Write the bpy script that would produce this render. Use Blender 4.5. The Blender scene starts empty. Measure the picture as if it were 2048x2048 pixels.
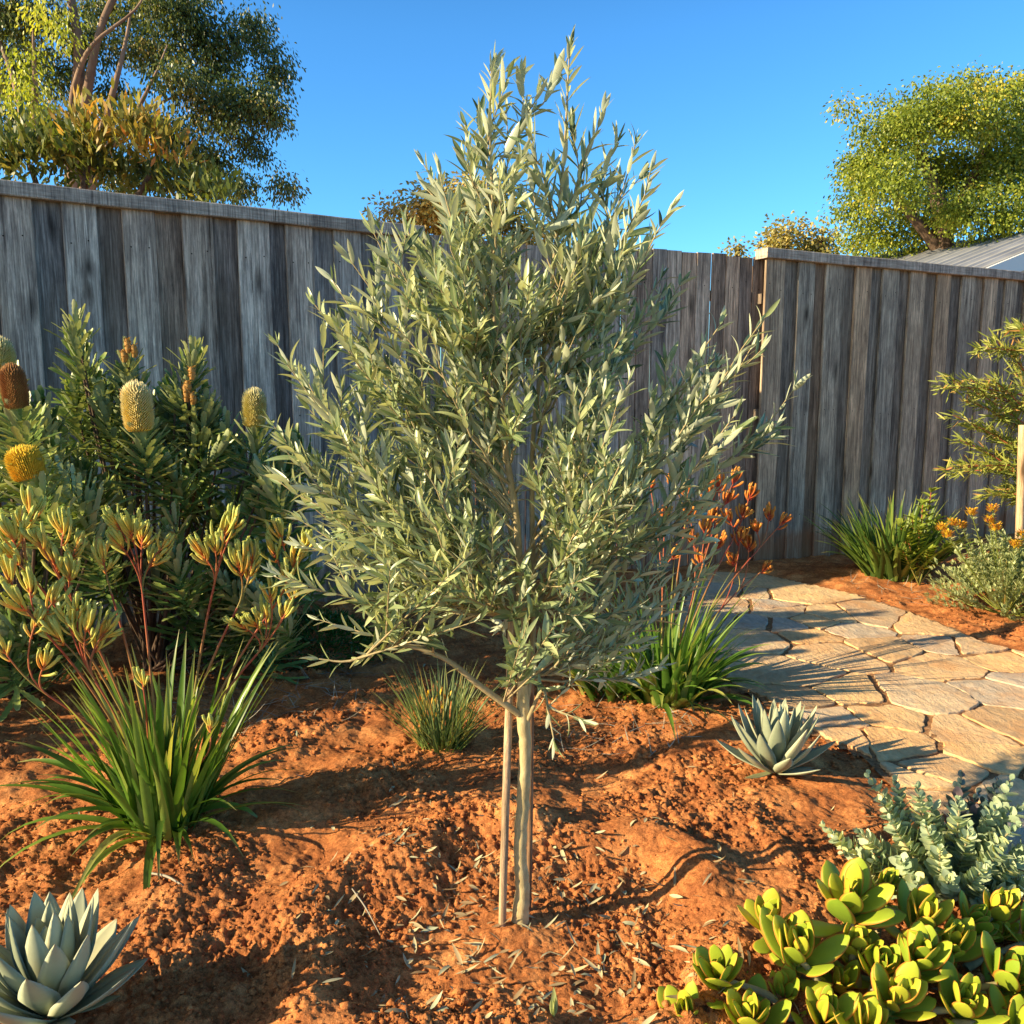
import bpy, math
import numpy as np
from mathutils import Vector

RS = np.random.default_rng(11)
col = bpy.context.scene.collection
PI = math.pi
# ------------------------------------------------------------------ camera model (used to turn measured angles into places)
FPX, EYE = 1700.0, 1.35
TH = math.radians(8.17)
cT, sT = math.cos(TH), math.sin(TH)
SUN_EL = 22.0
SUN_AZ = 19.0          # degrees towards the camera from due left (-X)

def ray(px, py):
    x = px - 1024.0; u = 1024.0 - py
    return np.array([x, FPX * cT + u * sT, -FPX * sT + u * cT])
def at(px, py, Y):
    d = ray(px, py); t = Y / d[1]
    return np.array([d[0] * t, Y, EYE + d[2] * t])
def gr(px, py):
    d = ray(px, py); t = -EYE / d[2]
    return np.array([d[0] * t, d[1] * t, 0.0])
def nrm(v):
    v = np.asarray(v, float)
    return v / np.maximum(np.linalg.norm(v, axis=-1, keepdims=True), 1e-9)
def U(a, b, n=None): return RS.uniform(a, b, n)

# ------------------------------------------------------------------ noise
_ga = RS.uniform(0, 2 * PI, (256, 256)); _gx, _gy = np.cos(_ga), np.sin(_ga)
_wr = RS.random((256, 256, 3))
def gn(x, y, s=0):
    x = np.asarray(x, float) + s * 17.31; y = np.asarray(y, float) + s * 9.73
    xi = np.floor(x).astype(int); yi = np.floor(y).astype(int); fx = x - xi; fy = y - yi
    def g(i, j):
        a = (xi + i) % 256; b = (yi + j) % 256
        return _gx[a, b] * (fx - i) + _gy[a, b] * (fy - j)
    u = fx**3 * (fx * (fx * 6 - 15) + 10); v = fy**3 * (fy * (fy * 6 - 15) + 10)
    return 1.5 * ((g(0, 0) * (1 - u) + g(1, 0) * u) * (1 - v) + (g(0, 1) * (1 - u) + g(1, 1) * u) * v)
def lumps(x, y, f, s=0, rmax=.62):
    x = np.asarray(x, float) * f + s * 13.7; y = np.asarray(y, float) * f + s * 5.1
    xi = np.floor(x).astype(int); yi = np.floor(y).astype(int)
    h = np.zeros_like(x)
    for i in (-1, 0, 1):
        for j in (-1, 0, 1):
            a = (xi + i) % 256; b = (yi + j) % 256
            r = _wr[a, b]
            dx = (xi + i + r[..., 0]) - x; dy = (yi + j + r[..., 1]) - y
            rad = rmax * r[..., 2]
            h = np.maximum(h, np.sqrt(np.maximum(rad**2 - dx * dx - dy * dy, 0)))
    return h / f

# ------------------------------------------------------------------ path outline on the ground
path_px = [(1425,1146),(1380,1185),(1352,1235),(1372,1300),(1432,1342),(1470,1372),(1530,1395),(1590,1430),(1660,1478),(1745,1512),(1800,1560),
           (1850,1640),(2000,1720),(2300,1760),(2500,1500),(2330,1362),(2060,1312),(1965,1290),(1880,1252),(1800,1222),(1700,1190),(1600,1168),(1520,1150)]
path_poly = np.array([gr(*p)[:2] for p in path_px])
def poly_sd(x, y, P):
    """signed distance to polygon (negative inside)"""
    x = np.asarray(x, float); y = np.asarray(y, float)
    d = np.full(x.shape, 1e9); ins = np.zeros(x.shape, bool)
    n = len(P)
    for i in range(n):
        ax, ay = P[i]; bx, by = P[(i + 1) % n]
        ex, ey = bx - ax, by - ay
        t = np.clip(((x - ax) * ex + (y - ay) * ey) / (ex * ex + ey * ey), 0, 1)
        d = np.minimum(d, np.hypot(x - ax - t * ex, y - ay - t * ey))
        c = ((ay > y) != (by > y)) & (x < ex * (y - ay) / (ey if abs(ey) > 1e-9 else 1e-9) + ax)
        ins ^= c
    return np.where(ins, -d, d)
def sstep(a, b, x):
    t = np.clip((x - a) / (b - a), 0, 1); return t * t * (3 - 2 * t)
TRUNK = gr(1040, 1842)
def H(x, y, fine=True):
    x = np.asarray(x, float); y = np.asarray(y, float)
    m = sstep(-.03, .22, poly_sd(x, y, path_poly))
    far = 1 - sstep(5.5, 9, y)
    h = .040 * gn(x * 1.1, y * 1.1, 1) + .024 * gn(x * 2.6, y * 2.6, 2) + .018 * gn(x * 6, y * 6, 3) + .009 * gn(x * 13, y * 13, 15)
    wob = .10 * gn(x * 2.2, y * 2.2, 5)
    r = np.hypot(x - TRUNK[0] - .02, (y - TRUNK[1] + .02) * 1.15) + wob
    h = h * sstep(.1, .5, r)
    h = h + .060 * (1 + .5 * gn(x * 4, y * 4, 21)) * np.exp(-((r - .52) / .115)**2) - .030 * (np.exp(-(r / .36)**2) - np.exp(-(np.hypot(x - TRUNK[0], y - TRUNK[1]) / .11)**2))
    if fine:
        patch = sstep(-.25, .35, gn(x * 2.3, y * 2.3, 7)) * .6 + .4
        wx = x + .010 * gn(x * 22, y * 22, 31); wy = y + .010 * gn(x * 22, y * 22, 32)
        a = .018 * np.abs(gn(wx * 9, wy * 9, 8)) + .011 * np.abs(gn(wx * 21, wy * 21, 9)) + .009 * np.abs(gn(wx * 47, wy * 47, 10)) \
            + .0070 * np.abs(gn(wx * 105, wy * 105, 11)) + .0042 * np.abs(gn(wx * 210, wy * 210, 14))
        b = .22 * lumps(wx, wy, 24, 1) + .50 * lumps(wx, wy, 58, 2) + 1.25 * lumps(wx, wy, 120, 3)
        pit = lumps(x, y, 40, 6, .5) + .8 * lumps(x, y, 85, 7, .5)
        h = h + (a + b - .9 * pit) * patch - .006 + (1 - patch) * .0025 * gn(wx * 60, wy * 60, 12)
    return h * m * far + (1 - m) * -.012
def gz(x, y): return float(H(np.array([x]), np.array([y]), False)[0])
def G(px, py):
    p = gr(px, py); p[2] = gz(p[0], p[1]); return p

# ------------------------------------------------------------------ mesh builder
def circ(K): a = np.arange(K) * 2 * PI / K; return np.stack([np.cos(a), np.sin(a)], 1)
VEE = np.array([[-1, .35], [0, 0], [1, .35]])
FLAT2 = np.array([[-1, 0.], [1, 0.]])
class MB:
    def __init__(s): s.v = []; s.f = []; s.a = []; s.n = 0
    def raw(s, V, Fc, rnd=0., ln=0., ac=0.):
        V = np.asarray(V, float); n = len(V)
        at_ = np.zeros((n, 3)); at_[:, 0] = rnd; at_[:, 1] = ln; at_[:, 2] = ac
        s.v.append(V); s.f.append(np.asarray(Fc, int) + s.n); s.a.append(at_); s.n += n
    def sweep(s, C, S, N, W, T, prof, closed=False, rnd=None):
        n, Rr, _ = C.shape; K = len(prof)
        W = np.broadcast_to(W, (n, Rr)); T = np.broadcast_to(T, (n, Rr))
        S = np.broadcast_to(S, C.shape) if S.ndim == 3 else np.broadcast_to(S[:, None], C.shape)
        N = np.broadcast_to(N, C.shape) if N.ndim == 3 else np.broadcast_to(N[:, None], C.shape)
        V = C[:, :, None] + S[:, :, None] * (W[:, :, None] * prof[None, None, :, 0])[..., None] \
            + N[:, :, None] * (T[:, :, None] * prof[None, None, :, 1])[..., None]
        idx = np.arange(n * Rr * K).reshape(n, Rr, K)
        if closed:
            nx = np.roll(idx, -1, axis=2); a, b, c, d = idx[:, :-1], nx[:, :-1], nx[:, 1:], idx[:, 1:]
        else:
            a, b, c, d = idx[:, :-1, :-1], idx[:, :-1, 1:], idx[:, 1:, 1:], idx[:, 1:, :-1]
        Fc = np.stack([a.ravel(), b.ravel(), c.ravel(), d.ravel()], 1)
        r = RS.random(n) if rnd is None else np.broadcast_to(rnd, (n,))
        s.raw(V.reshape(-1, 3), Fc, np.repeat(r, Rr * K), np.tile(np.repeat(np.linspace(0, 1, Rr), K), n),
              np.tile(prof[:, 0], n * Rr))
    def leaves(s, P, D, N, L, W, rows=5, bend=.12, shape='lance', prof=VEE, thick=None, rnd=None, closed=False):
        P = np.atleast_2d(P); D = nrm(np.atleast_2d(D)); n = len(P)
        N = np.atleast_2d(N); N = nrm(N - D * (N * D).sum(1)[:, None]); S = nrm(np.cross(D, N))
        L = np.broadcast_to(L, (n,)); W = np.broadcast_to(W, (n,)); bend = np.broadcast_to(bend, (n,))
        t = np.linspace(0, 1, rows)
        C = P[:, None] + D[:, None] * (L[:, None] * t)[..., None] - N[:, None] * (bend[:, None] * L[:, None] * t**2)[..., None]
        w = {'lance': np.sin(PI * np.clip(t, .0, 1)**.85)**.68 + .04 * (1 - t),
             'diam': np.where(t < .5, .25 + 1.5 * t, 2 * (1 - t)),
             'obov': np.clip(1 - np.abs((t - .60) / .405)**2.3, 0, 1)**.62 * (t > .32) + (t <= .32) * (.30 + .95 * t),
             'oval': np.sin(PI * np.clip(t * .96 + .02, 0, 1))**.6,
             'agave': (.62 + .75 * t - .1 * t**2) * np.clip((1 - t) / .50, 0, 1)**.85 * (t >= 0),
             'blunt': (.35 + .65 * t**.7) * np.where(t > .97, .55, 1.),
             'needle': 1 - t**2}[shape]
        w = np.clip(w, .01, 2)
        th = W[:, None] * w[None] * (1 if thick is None else thick)
        s.sweep(C, S, N, W[:, None] * w[None], th, prof, closed, rnd)
    def straps(s, B, az, e0, droop, L, W, rows=9, prof=VEE, power=1.6, rnd=None, taper=1.0, wob=0.):
        n = len(B); t = np.linspace(0, 1, rows)
        el = e0[:, None] - droop[:, None] * t[None]**power
        azz = az[:, None] + wob * RS.normal(0, 1, n)[:, None] * t[None]
        d = np.stack([np.cos(el) * np.cos(azz), np.cos(el) * np.sin(azz), np.sin(el)], -1)
        st = d * (L[:, None, None] / (rows - 1))
        C = B[:, None] + np.concatenate([np.zeros((n, 1, 3)), np.cumsum(st[:, :-1], 1)], 1)
        S = np.stack([-np.sin(azz), np.cos(azz), 0 * azz], -1)
        tw = U(-.5, .5, n)[:, None] * (.3 + t[None])
        N0 = np.cross(d, S) * -1
        N0 = np.where(N0[..., 2:3] < 0, N0, N0)
        S2 = S * np.cos(tw)[..., None] + N0 * np.sin(tw)[..., None]; N2 = nrm(np.cross(S2, d)) * -1
        w = np.clip(1 - t**(2.2 * taper), .02, 1) * (.75 + .25 * np.minimum(1, t * 5))
        s.sweep(C, S2, N2, W[:, None] * w[None], W[:, None] * w[None], prof, False, rnd)
    def tube(s, pts, r, K=7, rnd=None, sub=1, cap=False):
        pts = np.asarray(pts, float); r = np.broadcast_to(r, (len(pts),)).astype(float)
        if sub > 1: pts, r = smooth(pts, r, sub)
        if cap: pts = np.vstack([pts, pts[-1:] + (pts[-1] - pts[-2]) * 1e-3]); r = np.append(r, r[-1] * .02)
        T = nrm(np.gradient(pts, axis=0)); 
        if cap: T[-1] = T[-3]; T[-2] = T[-3]
        up = np.array([.31, .2, .93]) if abs(T[0][2]) < .8 else np.array([.9, .35, .1])
        S = nrm(np.cross(T, up)); N = nrm(np.cross(S, T))
        s.sweep(pts[None], S[None], N[None], r[None], r[None], circ(K), True, None if rnd is None else np.array([rnd]))
    def box(s, c, sx, sy, sz, rz=0., rnd=0., top=None):
        hx, hy, hz = sx / 2, sy / 2, sz / 2
        V = np.array([[a, b, d] for d in (-hz, hz) for a, b in ((-hx, -hy), (hx, -hy), (hx, hy), (-hx, hy))], float)
        cz, sz_ = math.cos(rz), math.sin(rz)
        V = np.stack([V[:, 0] * cz - V[:, 1] * sz_, V[:, 0] * sz_ + V[:, 1] * cz, V[:, 2]], 1) + np.asarray(c)
        s.raw(V, [[3, 2, 1, 0], [4, 5, 6, 7], [0, 1, 5, 4], [1, 2, 6, 5], [2, 3, 7, 6], [3, 0, 4, 7]], rnd)
    def build(s, name, mat, parent=None, smooth_=True):
        V = np.concatenate(s.v); Fc = np.concatenate(s.f); A = np.concatenate(s.a)
        org = np.array(parent['org']) if parent is not None and 'org' in parent else np.zeros(3)
        if parent is not None and 'org' not in parent and parent.parent is not None:
            org = np.array(parent.parent['org'])
        me = bpy.data.meshes.new(name)
        me.vertices.add(len(V)); me.vertices.foreach_set('co', (V - org).astype(np.float32).ravel())
        nf = len(Fc); me.loops.add(nf * 4); me.loops.foreach_set('vertex_index', Fc.astype(np.int32).ravel())
        me.polygons.add(nf); me.polygons.foreach_set('loop_start', np.arange(nf, dtype=np.int32) * 4)
        me.polygons.foreach_set('use_smooth', np.full(nf, smooth_))
        for k, nm in enumerate(('rnd', 'ln', 'ac')):
            a = me.attributes.new(nm, 'FLOAT', 'POINT'); a.data.foreach_set('value', A[:, k].astype(np.float32))
        me.update(calc_edges=True); me.validate()
        me.materials.append(mat)
        o = bpy.data.objects.new(name, me); col.objects.link(o)
        if parent is not None: o.parent = parent
        return o
def smooth(pts, r, sub):
    P = np.vstack([2 * pts[0] - pts[1], pts, 2 * pts[-1] - pts[-2]]); out = []; ro = []
    for i in range(len(pts) - 1):
        p0, p1, p2, p3 = P[i:i + 4]
        for k in range(sub):
            t = k / sub
            out.append(.5 * ((2 * p1) + (-p0 + p2) * t + (2 * p0 - 5 * p1 + 4 * p2 - p3) * t * t + (-p0 + 3 * p1 - 3 * p2 + p3) * t**3))
            ro.append(r[i] * (1 - t) + r[i + 1] * t)
    out.append(pts[-1]); ro.append(r[-1]); return np.array(out), np.array(ro)
def bez(A, Cc, B, n=8):
    t = np.linspace(0, 1, n)[:, None]; return A * (1 - t)**2 + 2 * Cc * t * (1 - t) + B * t * t
def thing(name, loc, label, cat, group=None):
    o = bpy.data.objects.new(name, None); o.empty_display_size = .1; col.objects.link(o)
    o.location = tuple(float(a) for a in loc); o['org'] = [float(a) for a in loc]
    return tag(o, label, cat, group)
def tag(o, label=None, cat=None, group=None, kind=None):
    if label: o['label'] = label
    if cat: o['category'] = cat
    if group: o['group'] = group
    if kind: o['kind'] = kind
    return o

# ------------------------------------------------------------------ materials
class NT:
    def __init__(s, name):
        s.m = bpy.data.materials.new(name); s.m.use_nodes = True; s.t = s.m.node_tree; s.t.nodes.clear()
        s.out = s.n('ShaderNodeOutputMaterial')
    def n(s, ty, **kw):
        nd = s.t.nodes.new(ty)
        for k, v in kw.items():
            if k.startswith('i_'):
                nd.inputs[k[2:].replace('_', ' ')].default_value = v
            else: setattr(nd, k, v)
        return nd
    def l(s, a, b): s.t.links.new(a, b); return b
    def ramp(s, fac, stops, interp='LINEAR'):
        nd = s.n('ShaderNodeValToRGB'); cr = nd.color_ramp; cr.interpolation = interp
        while len(cr.elements) < len(stops): cr.elements.new(.5)
        for e, (p, c) in zip(cr.elements, stops): e.position = p; e.color = (*c, 1) if len(c) == 3 else c
        if fac is not None: s.l(fac, nd.inputs[0])
        return nd.outputs[0]
    def attr(s, name): return s.n('ShaderNodeAttribute', attribute_name=name).outputs['Fac']
    def mix(s, fac, a, b, mode='MIX'):
        nd = s.n('ShaderNodeMix', data_type='RGBA', blend_type=mode)
        for sock, v in ((nd.inputs[0], fac), (nd.inputs[6], a), (nd.inputs[7], b)):
            if isinstance(v, (int, float)): sock.default_value = v
            elif isinstance(v, tuple): sock.default_value = (*v, 1) if len(v) == 3 else v
            else: s.l(v, sock)
        return nd.outputs[2]
    def math(s, op, a, b=0.):
        nd = s.n('ShaderNodeMath', operation=op)
        for sock, v in ((nd.inputs[0], a), (nd.inputs[1], b)):
            if isinstance(v, (int, float)): sock.default_value = v
            else: s.l(v, sock)
        return nd.outputs[0]
    def noise(s, scale, vec=None, detail=4., rough=.6, dist=0.):
        nd = s.n('ShaderNodeTexNoise'); nd.inputs['Scale'].default_value = scale; nd.inputs['Detail'].default_value = detail
        nd.inputs['Roughness'].default_value = rough; nd.inputs['Distortion'].default_value = dist
        if vec is not None: s.l(vec, nd.inputs['Vector'])
        return nd.outputs['Fac']
    def map(s, scale, src='Object', extra=None):
        tc = s.n('ShaderNodeTexCoord').outputs[src]
        if extra is not None:
            v = s.n('ShaderNodeVectorMath', operation='ADD'); s.l(tc, v.inputs[0]); s.l(extra, v.inputs[1]); tc = v.outputs[0]
        mp = s.n('ShaderNodeMapping'); mp.inputs['Scale'].default_value = scale; s.l(tc, mp.inputs[0]); return mp.outputs[0]
    def bump(s, h, strength=.3, dist=.01):
        b = s.n('ShaderNodeBump'); b.inputs['Strength'].default_value = strength; b.inputs['Distance'].default_value = dist
        s.l(h, b.inputs['Height']); return b.outputs[0]
    def pbr(s, colr, rough=.7, spec=.3, normal=None, transl=0., tcol=None):
        p = s.n('ShaderNodeBsdfPrincipled')
        if isinstance(colr, tuple): p.inputs['Base Color'].default_value = (*colr, 1)
        else: s.l(colr, p.inputs['Base Color'])
        if isinstance(rough, (int, float)): p.inputs['Roughness'].default_value = rough
        else: s.l(rough, p.inputs['Roughness'])
        p.inputs['Specular IOR Level'].default_value = spec
        if normal is not None: s.l(normal, p.inputs['Normal'])
        sh = p.outputs[0]
        if transl > 0:
            tr = s.n('ShaderNodeBsdfTranslucent')
            if tcol is None: s.l(colr, tr.inputs[0])
            else: s.l(tcol, tr.inputs[0])
            mx = s.n('ShaderNodeMixShader'); mx.inputs[0].default_value = transl
            s.l(sh, mx.inputs[1]); s.l(tr.outputs[0], mx.inputs[2]); sh = mx.outputs[0]
        s.l(sh, s.out.inputs[0]); return s.m

def leafmat(name, stops, back=None, backmix=.7, transl=.3, rough=.45, spec=.35, tip=None, base=None, tbright=1.5, vein=None, edge=None, mottle=.35):
    t = NT(name)
    c = t.ramp(t.attr('rnd'), stops)
    nz = t.noise(35., t.map((1, 1, 1)), 3.)
    c = t.mix(mottle, c, t.mix(nz, (.45, .45, .4), (1.5, 1.5, 1.4)), 'MULTIPLY')
    if base is not None: c = t.mix(t.ramp(t.attr('ln'), [(base[1], (1, 1, 1)), (base[2], (0, 0, 0))]), c, base[0])
    if tip is not None: c = t.mix(t.ramp(t.attr('ln'), [(tip[1], (0, 0, 0)), (tip[2], (1, 1, 1))]), c, tip[0])
    ab = t.math('ABSOLUTE', t.attr('ac'))
    if vein is not None: c = t.mix(t.ramp(ab, [(.0, (.8,) * 3), (.16, (0, 0, 0))]), c, vein)
    if edge is not None: c = t.mix(t.ramp(ab, [(edge[1], (0, 0, 0)), (1., (1, 1, 1))]), c, edge[0])
    if back is not None:
        bf = t.n('ShaderNodeNewGeometry').outputs['Backfacing']
        c = t.mix(t.math('MULTIPLY', bf, backmix), c, back)
    tc = t.mix(1., c, (tbright * 1.15, tbright * 1.1, tbright * .5), 'MULTIPLY')
    return t.pbr(c, rough, spec, None, transl, tc)
def woodmat(name, dark, mid, light, grain=(26, 26, 1.6), streak=.5, warm=None):
    t = NT(name)
    oi = t.n('ShaderNodeObjectInfo').outputs['Random']
    cb = t.n('ShaderNodeCombineXYZ'); ra = t.math('MULTIPLY', t.math('ADD', oi, t.attr('rnd')), 37.)
    t.l(ra, cb.inputs[0]); t.l(ra, cb.inputs[1]); t.l(ra, cb.inputs[2])
    v = t.map(grain, 'Object', cb.outputs[0])
    g1 = t.noise(1.6, v, 10., .78, .35)
    v2 = t.map((4.5, 4.5, .55), 'Object', cb.outputs[0]); g2 = t.noise(1.3, v2, 5., .65, 1.2)
    v3 = t.map((130, 130, 3.5), 'Object', cb.outputs[0]); g3 = t.noise(1., v3, 4., .7, .2)
    c = t.ramp(g1, [(.32, dark), (.5, mid), (.68, light)])
    c = t.mix(.55, c, t.ramp(g2, [(.3, (.22, .22, .25)), (.47, (.9, .9, .92)), (.7, (1.5, 1.47, 1.4))]), 'MULTIPLY')
    c = t.mix(.75, c, t.ramp(g3, [(.35, (.40, .40, .41)), (.6, (1.4, 1.4, 1.38))]), 'MULTIPLY')
    g4 = t.noise(1., t.map((75, 75, 1.1), 'Object', cb.outputs[0]), 6., .8, .3)
    c = t.mix(t.ramp(g4, [(.30, (.9,) * 3), (.40, (0, 0, 0))]), c, tuple(x * .35 for x in dark))
    ms_ = t.noise(11., t.map((1, 1, .45), 'Object', cb.outputs[0]), 6., .75)
    c = t.mix(.45, c, t.ramp(ms_, [(.36, (.42, .42, .45)), (.55, (1.1, 1.08, 1.05))]), 'MULTIPLY')
    ck = t.noise(1., t.map((34, 34, .5), 'Object', cb.outputs[0]), 8., .85, .15)
    c = t.mix(t.ramp(ck, [(.36, (.95,) * 3), (.385, (0, 0, 0))]), c, tuple(x * .15 for x in dark))
    # knots
    vo = t.n('ShaderNodeTexVoronoi'); vo.inputs['Scale'].default_value = 1.; t.l(t.map((5.5, 5.5, 1.7), 'Object', cb.outputs[0]), vo.inputs['Vector'])
    c = t.mix(t.ramp(vo.outputs['Distance'], [(.05, (.9,) * 3), (.10, (.55,) * 3), (.20, (0, 0, 0))]), c, tuple(x * .22 for x in dark))
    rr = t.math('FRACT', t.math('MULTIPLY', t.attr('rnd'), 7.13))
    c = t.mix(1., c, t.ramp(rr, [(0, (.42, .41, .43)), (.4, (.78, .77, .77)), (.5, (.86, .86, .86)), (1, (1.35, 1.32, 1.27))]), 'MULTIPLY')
    r2_ = t.math('FRACT', t.math('MULTIPLY', t.attr('rnd'), 31.7))
    c = t.mix(1., c, t.ramp(r2_, [(0, (1.18, 1.0, .84)), (.5, (1.04, 1., .95)), (1, (.92, 1, 1.06))]), 'MULTIPLY')
    if warm is not None:
        c = t.mix(t.ramp(t.noise(.9, t.map((2.2, 2.2, .8), 'Object', cb.outputs[0]), 3.), [(.52, (0, 0, 0)), (.75, (.6,) * 3)]), c, warm)
    sz_ = t.n('ShaderNodeSeparateXYZ'); t.l(t.n('ShaderNodeTexCoord').outputs['Object'], sz_.inputs[0])
    spl = t.math('ADD', sz_.outputs[2], t.math('MULTIPLY', t.noise(6., t.map((1, 1, 1)), 5.), -.35))
    if 'capping' not in name and 'stake' not in name: c = t.mix(t.ramp(spl, [(.0, (.6,) * 3), (.12, (0, 0, 0))]), c, (.30, .12, .05))
    nl = t.math('LESS_THAN', t.attr('rnd'), -.5); c = t.mix(nl, c, (.02, .015, .012))
    h = t.math('ADD', g1, t.math('MULTIPLY', g3, .6))
    return t.pbr(c, .88, .15, t.bump(h, .55, .006))

M = {}
M['fence'] = woodmat('weathered_grey_wood', (.13, .105, .09), (.36, .305, .262), (.68, .59, .51), warm=(.17, .115, .07))
M['fence_r'] = woodmat('weathered_brown_grey_wood', (.14, .11, .085), (.38, .31, .235), (.68, .565, .43), warm=(.22, .15, .09))
M['cap'] = woodmat('grey_capping_wood', (.18, .15, .125), (.34, .29, .25), (.50, .44, .38), grain=(3, 3, 40))
M['stake'] = woodmat('pale_stake_wood', (.42, .26, .14), (.55, .37, .22), (.66, .48, .31), grain=(60, 60, 3))
M['stake_brown'] = woodmat('brown_stake_wood', (.16, .085, .045), (.24, .135, .075), (.32, .20, .12), grain=(60, 60, 3))
def soilmat():
    t = NT('red_soil'); v = t.map((1, 1, 1))
    a = t.noise(7., v, 6., .7); b = t.noise(85., v, 5., .75); c3 = t.noise(330., v, 3., .7)
    c = t.ramp(a, [(.3, (.26, .090, .034)), (.5, (.50, .190, .064)), (.7, (.76, .35, .13))])
    c = t.mix(.75, c, t.ramp(b, [(.33, (.40, .34, .32)), (.5, (1, 1, 1)), (.68, (1.45, 1.45, 1.4))]), 'MULTIPLY')
    c = t.mix(.6, c, t.ramp(c3, [(.36, (.5, .45, .42)), (.5, (1, 1, 1)), (.64, (1.5, 1.5, 1.5))]), 'MULTIPLY')
    big = t.noise(1.7, v, 4.)
    c = t.mix(t.ramp(big, [(.45, (0, 0, 0)), (.7, (.35,) * 3)]), c, (.22, .075, .032))
    h = t.math('ADD', t.math('MULTIPLY', b, 1.), t.math('MULTIPLY', c3, .5))
    return t.pbr(c, .96, .08, t.bump(h, .9, .006))
M['soil'] = soilmat()
def stonemat():
    t = NT('sandstone_flag'); v = t.map((1, 1, 1))
    c = t.ramp(t.attr('rnd'), [(0, (.50, .33, .18)), (.25, (.82, .57, .30)), (.5, (.52, .45, .36)), (.75, (.86, .56, .26)), (1, (.60, .44, .28))])
    a = t.noise(5., v, 6., .7, .6); b = t.noise(45., t.map((1, .35, 1)), 6., .7)
    c = t.mix(.6, c, t.ramp(a, [(.3, (.52, .50, .48)), (.45, (.9, .92, .95)), (.55, (1.1, 1.02, .92)), (.7, (1.3, 1.08, .82))]), 'MULTIPLY')
    c = t.mix(.5, c, t.ramp(b, [(.35, (.6, .6, .6)), (.6, (1.2, 1.2, 1.2))]), 'MULTIPLY')
    c = t.mix(t.ramp(t.noise(2.4, v, 5., .7), [(.48, (0, 0, 0)), (.64, (.6,) * 3)]), c, (.58, .28, .11))
    h = t.math('ADD', a, t.math('MULTIPLY', b, .5))
    return t.pbr(c, .85, .2, t.bump(h, .9, .02))
M['stone'] = stonemat()
def jointmat():
    t = NT('path_grit'); v = t.map((1, 1, 1)); a = t.noise(60., v, 5., .75)
    c = t.ramp(a, [(.35, (.14, .07, .035)), (.55, (.40, .21, .095)), (.7, (.58, .34, .16))])
    return t.pbr(c, .95, .1, t.bump(a, .8, .008))
M['grit'] = jointmat()
def barkmat(name, a, b, sc=(25, 25, 6)):
    t = NT(name); n = t.noise(1., t.map(sc), 6., .7, .5)
    c = t.ramp(n, [(.3, a), (.65, b)])
    c = t.mix(.4, c, t.ramp(t.noise(9., t.map((1, 1, .6)), 3.), [(.3, (.55, .55, .55)), (.65, (1.2, 1.2, 1.2))]), 'MULTIPLY')
    return t.pbr(c, .85, .2, t.bump(n, .5, .004))
M['olive_bark'] = barkmat('olive_bark', (.36, .28, .13), (.62, .50, .26), (70, 70, 22))
M['olive_twig'] = barkmat('olive_twig', (.26, .21, .11), (.46, .37, .20), (40, 40, 20))
M['gum_bark'] = barkmat('gum_bark', (.14, .085, .06), (.33, .23, .165), (5, 5, 1.5))
M['dark_bark'] = barkmat('dark_bark', (.07, .045, .03), (.16, .11, .08))
M['olive'] = leafmat('olive_leaf', [(0, (.065, .105, .050)), (.45, (.19, .26, .12)), (.85, (.36, .43, .22)), (1, (.56, .58, .26))],
                     back=(.56, .60, .46), backmix=.75, transl=.20, rough=.36, spec=.5, vein=(.36, .38, .20))
M['gum'] = leafmat('gum_leaf', [(0, (.035, .065, .02)), (.5, (.09, .13, .032)), (.85, (.20, .22, .05)), (1, (.34, .26, .08))], transl=.25, rough=.4, spec=.4)
M['gum_lit'] = leafmat('gum_leaf_sunlit', [(0, (.24, .30, .03)), (.5, (.40, .46, .05)), (1, (.55, .55, .08))], transl=.35)  # brighter copy of the gum leaf, sunlight put into its colour
M['shrub_b'] = leafmat('broad_shrub_leaf', [(0, (.05, .085, .02)), (.5, (.12, .16, .035)), (.8, (.22, .23, .05)), (1, (.32, .28, .08))], transl=.3)
M['shrub_o'] = leafmat('orange_new_growth', [(0, (.14, .18, .04)), (.5, (.32, .28, .06)), (.8, (.52, .30, .07)), (1, (.58, .24, .06))], transl=.35)
M['bright'] = leafmat('bright_tree_leaf', [(0, (.08, .13, .02)), (.5, (.22, .28, .035)), (.85, (.36, .40, .05)), (1, (.50, .42, .06))], transl=.3)
M['hazytree'] = leafmat('distant_tree_leaf', [(0, (.20, .20, .06)), (.5, (.38, .33, .10)), (1, (.56, .42, .15))], transl=.25)
M['banksia'] = leafmat('banksia_leaf', [(0, (.07, .14, .035)), (.6, (.18, .28, .06)), (1, (.36, .43, .11))],
                       back=(.34, .38, .22), backmix=.7, transl=.15, rough=.38, spec=.45, vein=(.30, .36, .12), tip=((.46, .50, .18), .86, 1.))
M['banksia_new'] = leafmat('banksia_new_leaf', [(0, (.14, .19, .045)), (1, (.30, .34, .10))], back=(.36, .38, .2), transl=.25)
M['strap'] = leafmat('strap_leaf', [(0, (.05, .12, .018)), (.5, (.11, .22, .030)), (.85, (.20, .33, .05)), (1, (.42, .42, .11))],
                     transl=.3, rough=.35, spec=.45, tip=((.30, .30, .10), .8, 1.))
M['strap_dark'] = leafmat('dark_strap_leaf', [(0, (.04, .085, .018)), (.6, (.10, .18, .03)), (1, (.26, .32, .06))], transl=.25, tip=((.28, .24, .08), .85, 1.))
M['grass_blue'] = leafmat('grey_green_tuft_leaf', [(0, (.07, .12, .045)), (.6, (.18, .25, .09)), (.9, (.36, .38, .13)), (1, (.55, .28, .06))],
                          transl=.25, base=((.16, .26, .05), .0, .35))
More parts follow.
